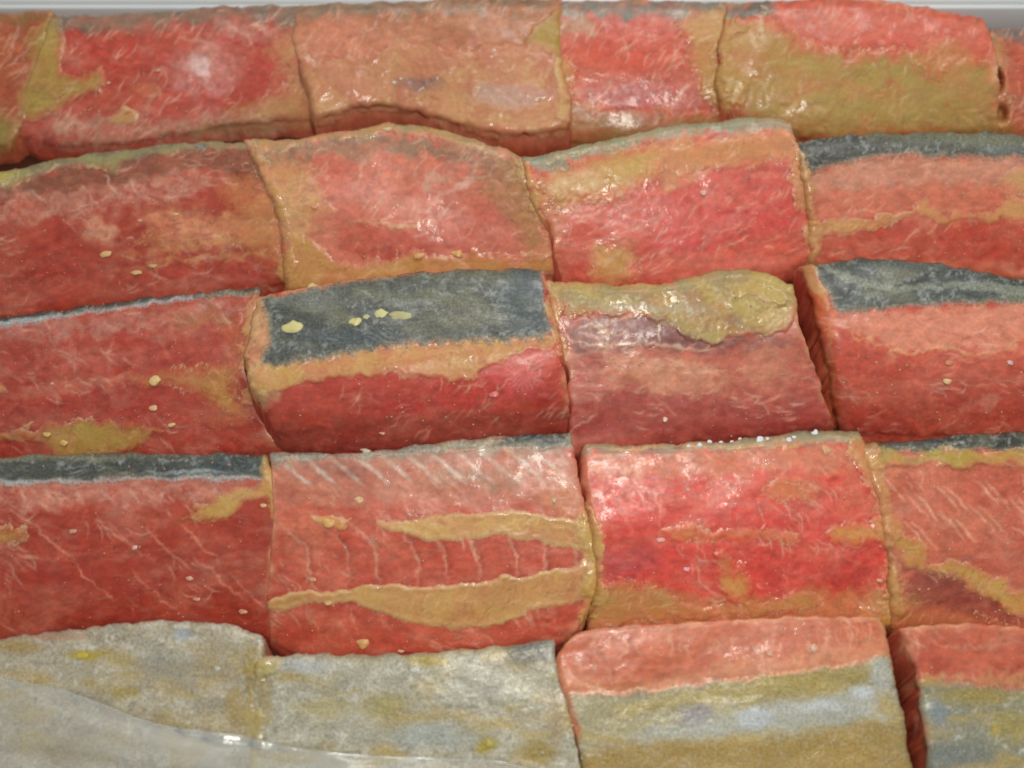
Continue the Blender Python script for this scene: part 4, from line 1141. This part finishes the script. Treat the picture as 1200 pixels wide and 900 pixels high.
p = Piece('5c', 'front row salmon piece with orange flesh above a white and yellow striped belly skin',
          [(662, 756), (690, 738), (780, 730), (900, 724)], [(1030, 722), (1042, 770), (1050, 820), (1062, 880)], [(1076, 985), (900, 985)], [(704, 985), (680, 880), (664, 820), (652, 780)],
          (200, 104, 76), hi=.0262, lo=.020, power=1.5, base2=(194, 90, 64), relief=1.1, round_px=(8, 16, 20, 12), round_mm=(.6, 3, 2, 2.4))
p.stain([(652, 770), (690, 800), (800, 790), (1040, 750), (1045, 775), (900, 800), (680, 816)], (208, 132, 98), .75, 8).stain((760, 762, 60, 14), (204, 106, 76), .6)
for i in range(12):
    x = 700 + 27 * i
    p.streak([(x, 738 + (i % 3) * 5), (x + (8 if i % 2 else -6), 756), (x + 2, 772 - i)], 1.1, (222, 166, 136), .5, 2, 5)
p.finish()
p.layer('skin', [(664, 812), (700, 808), (760, 806), (800, 800), (880, 790), (940, 782), (1000, 772), (1040, 764), (1060, 800), (1072, 860), (1090, 1010), (690, 1010), (676, 860)], (190, 182, 146), .5, 4, mat=M_SILVER, warp=5, lip=.25,
        colour2=(176, 168, 130), lump=.3,
        spots=[([(690, 830), (780, 816), (880, 798), (1000, 778), (1010, 800), (940, 815), (860, 822), (800, 826), (740, 840), (700, 850)], (166, 146, 72), .75, 8),
               ([(740, 860), (830, 842), (900, 826), (1000, 812), (1030, 822), (1010, 846), (920, 852), (850, 862), (760, 872)], (182, 186, 178), .8, 8), ((885, 842, 26, 16), (196, 206, 214), .7), ((1010, 812, 16, 10), (208, 220, 228), .7),
               ((960, 828, 40, 8), (212, 220, 222), .7), ((1030, 790, 14, 30), (182, 186, 182), .7), ([(690, 880), (900, 866), (1060, 852), (1080, 1000), (700, 1000)], (170, 138, 62), .75, 10), ((816, 836, 26, 18), (146, 142, 148), .85),
               ((700, 840, 30, 24), (170, 166, 140), .6)])
p.bean(954, 760, 5, (228, 180, 150), 1.3, 1.4).bean(902, 766, 5, (222, 160, 130)).grains(60, (214, 196, 160), region=(660, 800, 1060, 900), lo=.6, hi=1.4)

p = Piece('5d', 'front row salmon piece at the right corner, red flesh over mottled grey and yellow skin',
          [(1052, 738), (1120, 730), (1220, 736)], [(1370, 740), (1370, 860)], [(1370, 985), (1220, 985)], [(1098, 985), (1090, 900), (1080, 840), (1070, 780)],
          (190, 86, 64), hi=.0262, lo=.020, power=1.5, base2=(180, 72, 54), relief=1.1, round_px=(8, 16, 20, 16), round_mm=(.6, 3, 2, 3))
p.stain((1130, 775, 50, 14), (196, 92, 68), .6).stain([(1080, 795), (1380, 790), (1380, 806), (1080, 806)], (200, 136, 96), .7, 5)
p.streak([(1080, 752), (1130, 760), (1200, 752)], 1.4, (212, 140, 110), .5, 3, 5)
p.finish()
p.layer('skin', [(1072, 802), (1090, 792), (1130, 798), (1180, 802), (1380, 798), (1380, 1010), (1090, 1010), (1082, 880)], (152, 152, 128), .5, 4, mat=M_SILVER, warp=6, lip=.25, colour2=(146, 148, 130),
        spots=[((1140, 815, 60, 14), (166, 146, 70), .8), ((1190, 850, 40, 26), (164, 148, 76), .75), ((1100, 835, 16, 20), (136, 148, 152), .8), ((1120, 884, 50, 16), (124, 132, 128), .8), ((1168, 856, 8, 8), (184, 164, 70), .8)])
p.miso([(1074, 804), (1080, 790), (1100, 790), (1120, 798), (1110, 806), (1090, 810)], (190, 150, 82), .5, 5)
p.grains(40, (196, 180, 120), region=(1070, 800, 1210, 900), lo=.6, hi=1.5)

# ------------------------------------------------------------------ paste that fills the joints between neighbours
def band(pts, w, seed):
    q = resample(np.array(pts, float), 9)
    t = np.gradient(q, axis=0)
    nrm = np.stack([-t[:, 1], t[:, 0]], 1) / np.hypot(*t.T)[:, None]
    ww = w * (0.75 + 0.5 * fbm(np.arange(9) * 0.7, np.full(9, 3.3), seed, 2)) * np.array([.5, .8, 1, 1, 1, 1, 1, .8, .5])
    return [tuple(v) for v in np.concatenate([q + nrm * ww[:, None], (q - nrm * ww[:, None])[::-1]])]


for i, (a, b, pts, wd, colr, al) in enumerate((
        ('1d', '1e', [(852, 6), (848, 50), (848, 90), (862, 130)], 26, (190, 142, 84), .95),
        ('2a', '2b', [(298, 168), (316, 212), (334, 268), (338, 330)], 13, (206, 148, 96), .9),
        ('2b', '2c', [(612, 184), (626, 226), (640, 262)], 11, (204, 156, 98), .9),
        ('2c', '2d', [(930, 168), (942, 214), (950, 250), (952, 306)], 13, (208, 148, 104), .9),
        ('3a', '3b', [(300, 345), (292, 392), (288, 436), (302, 476)], 12, (206, 150, 108), .85),
        ('3b', '3c', [(640, 330), (652, 378), (660, 416), (664, 450)], 9, (208, 156, 112), .85),
        ('4b', '4c', [(688, 596), (694, 640), (694, 690), (684, 740)], 14, (204, 158, 96), .95),
        ('4c', '4d', [(1008, 510), (1022, 556), (1034, 600), (1044, 640)], 16, (206, 142, 96), .85),
        ('4c', '4d', [(1044, 640), (1046, 690), (1040, 740)], 17, (204, 150, 98), .9),
        ('5a', '5b', [(304, 766), (298, 800), (296, 850), (300, 905)], 12, (176, 150, 96), .8))):
    sh = band(pts, wd * 1.25, i + 5)
    for key in (a, b):
        ALL[key].miso(sh, tuple(np.array(colr) + (4, 8, 6)), .9, 8, alpha=al, warp=14, feather=4, cover=.5)
ALL['1d'].miso([(790, 20), (850, 4), (870, 60), (866, 134), (836, 132), (812, 96), (806, 60)], (200, 146, 90), .9, 10, alpha=.95, cover=.7, feather=5)
ALL['1b'].miso([(300, 60), (330, 30), (362, 14), (364, 80), (346, 100), (320, 96)], (206, 150, 110), .5, 12, alpha=.8, feather=5)
ALL['4d'].miso([(1040, 700), (1100, 706), (1180, 730), (1240, 745), (1240, 755), (1040, 750)], (190, 116, 74), .4, 10, alpha=.7)

# ------------------------------------------------------------------ the film over the front left corner
def film_material():
    m = bpy.data.materials.new('clear_film')
    t, b = nt(m)
    b.inputs['Base Color'].default_value = (0.78, 0.83, 0.83, 1)
    b.inputs['Roughness'].default_value = 0.16
    b.inputs['Specular IOR Level'].default_value = 0.6
    n = t.nodes.new('ShaderNodeTexNoise')
    n.inputs['Scale'].default_value = 24
    n.inputs['Detail'].default_value = 3
    n.inputs['Distortion'].default_value = 0.8
    tc = t.nodes.new('ShaderNodeTexCoord')
    t.links.new(tc.outputs['Object'], n.inputs['Vector'])
    r = t.nodes.new('ShaderNodeMapRange')
    r.inputs[1].default_value, r.inputs[2].default_value = 0.3, 0.7
    r.inputs[3].default_value, r.inputs[4].default_value = 0.14, 0.46
    t.links.new(n.outputs[0], r.inputs[0])
    t.links.new(r.outputs[0], b.inputs['Alpha'])
    return m


M_FILM = film_material()
M_FOLD = film_material()
for nn in M_FOLD.node_tree.nodes:
    if nn.type == 'BSDF_PRINCIPLED':
        nn.inputs['Roughness'].default_value = 0.10
        nn.inputs['Transmission Weight'].default_value = 0.85
        nn.inputs['Base Color'].default_value = (0.92, 0.95, 0.95, 1)
        nn.inputs['IOR'].default_value = 1.5
        nn.inputs['Specular IOR Level'].default_value = 1.0
        nn.inputs['Coat Weight'].default_value = 1.0
        nn.inputs['Coat Roughness'].default_value = 0.05
    if nn.type == 'MAP_RANGE':
        nn.inputs[3].default_value, nn.inputs[4].default_value = 0.8, 1.0
edge = resample(np.array([(-190, 778), (-80, 780), (0, 796), (60, 806), (110, 822), (160, 842), (215, 857), (280, 868), (350, 879), (430, 886), (520, 890), (600, 896), (690, 930)], float), 280)
film_root = thing('plastic_film', 'clear plastic film with a shiny folded edge lying over the front left corner', 'plastic film', tuple(map(float, place(np.array([[150.0, 900.0]]), np.array([.028]))[0])))
rows = 26
Vs = []
for j in range(rows):
    f = j / (rows - 1)
    q = edge + np.array([-10 * f, 0]) + np.stack([np.zeros(280), (1000 - edge[:, 1]) * f], 1)
    z = 0.0288 + 0.0012 * fbm(q[:, 0] / 120, q[:, 1] / 40, 77, 3) - 0.002 * f + 0.0006 * np.sin(f * 40 + q[:, 0] / 70) * f * (1 - f) * 4
    Vs.append(place(q, z))
rim = Vs[0].copy()
rim[:, 2] += 0.00065 * np.sin(edge[:, 0] / 6.6 + 0.9 * np.sin(edge[:, 0] / 17)) * np.exp(-((edge[:, 0] - 275) / 70.0) ** 2) + 0.0003 * np.exp(-((edge[:, 0] - 275) / 80.0) ** 2)
V = np.concatenate(Vs)
idx = np.arange(rows * 280).reshape(rows, 280)
F = np.stack([idx[:-1, :-1], idx[1:, :-1], idx[1:, 1:], idx[:-1, 1:]], -1).reshape(-1, 4)
link_mesh('film_sheet', V, F, M_FILM, film_root)
# the edge is folded over into a thin roll
Vr, k = [], 20
for i in range(280):
    tdir = rim[min(i + 1, 279)] - rim[max(i - 1, 0)]
    tdir /= np.linalg.norm(tdir)
    a = np.cross(tdir, (0, 0, 1.0))
    a /= np.linalg.norm(a)
    b2 = np.cross(a, tdir)
    for j in range(k):
        th = 2 * math.pi * j / k
        Vr.append(rim[i] + (a * math.cos(th) * 1.7 + b2 * math.sin(th) * 0.55) * (0.00010 + 0.00060 * math.exp(-((edge[i, 0] - 270) / 60.0) ** 2)))
idx = np.arange(280 * k).reshape(280, k)
F = np.stack([idx[:-1], np.roll(idx[:-1], -1, 1), np.roll(idx[1:], -1, 1), idx[1:]], -1).reshape(-1, 4)
link_mesh('film_fold', np.array(Vr), F, M_FOLD, film_root)
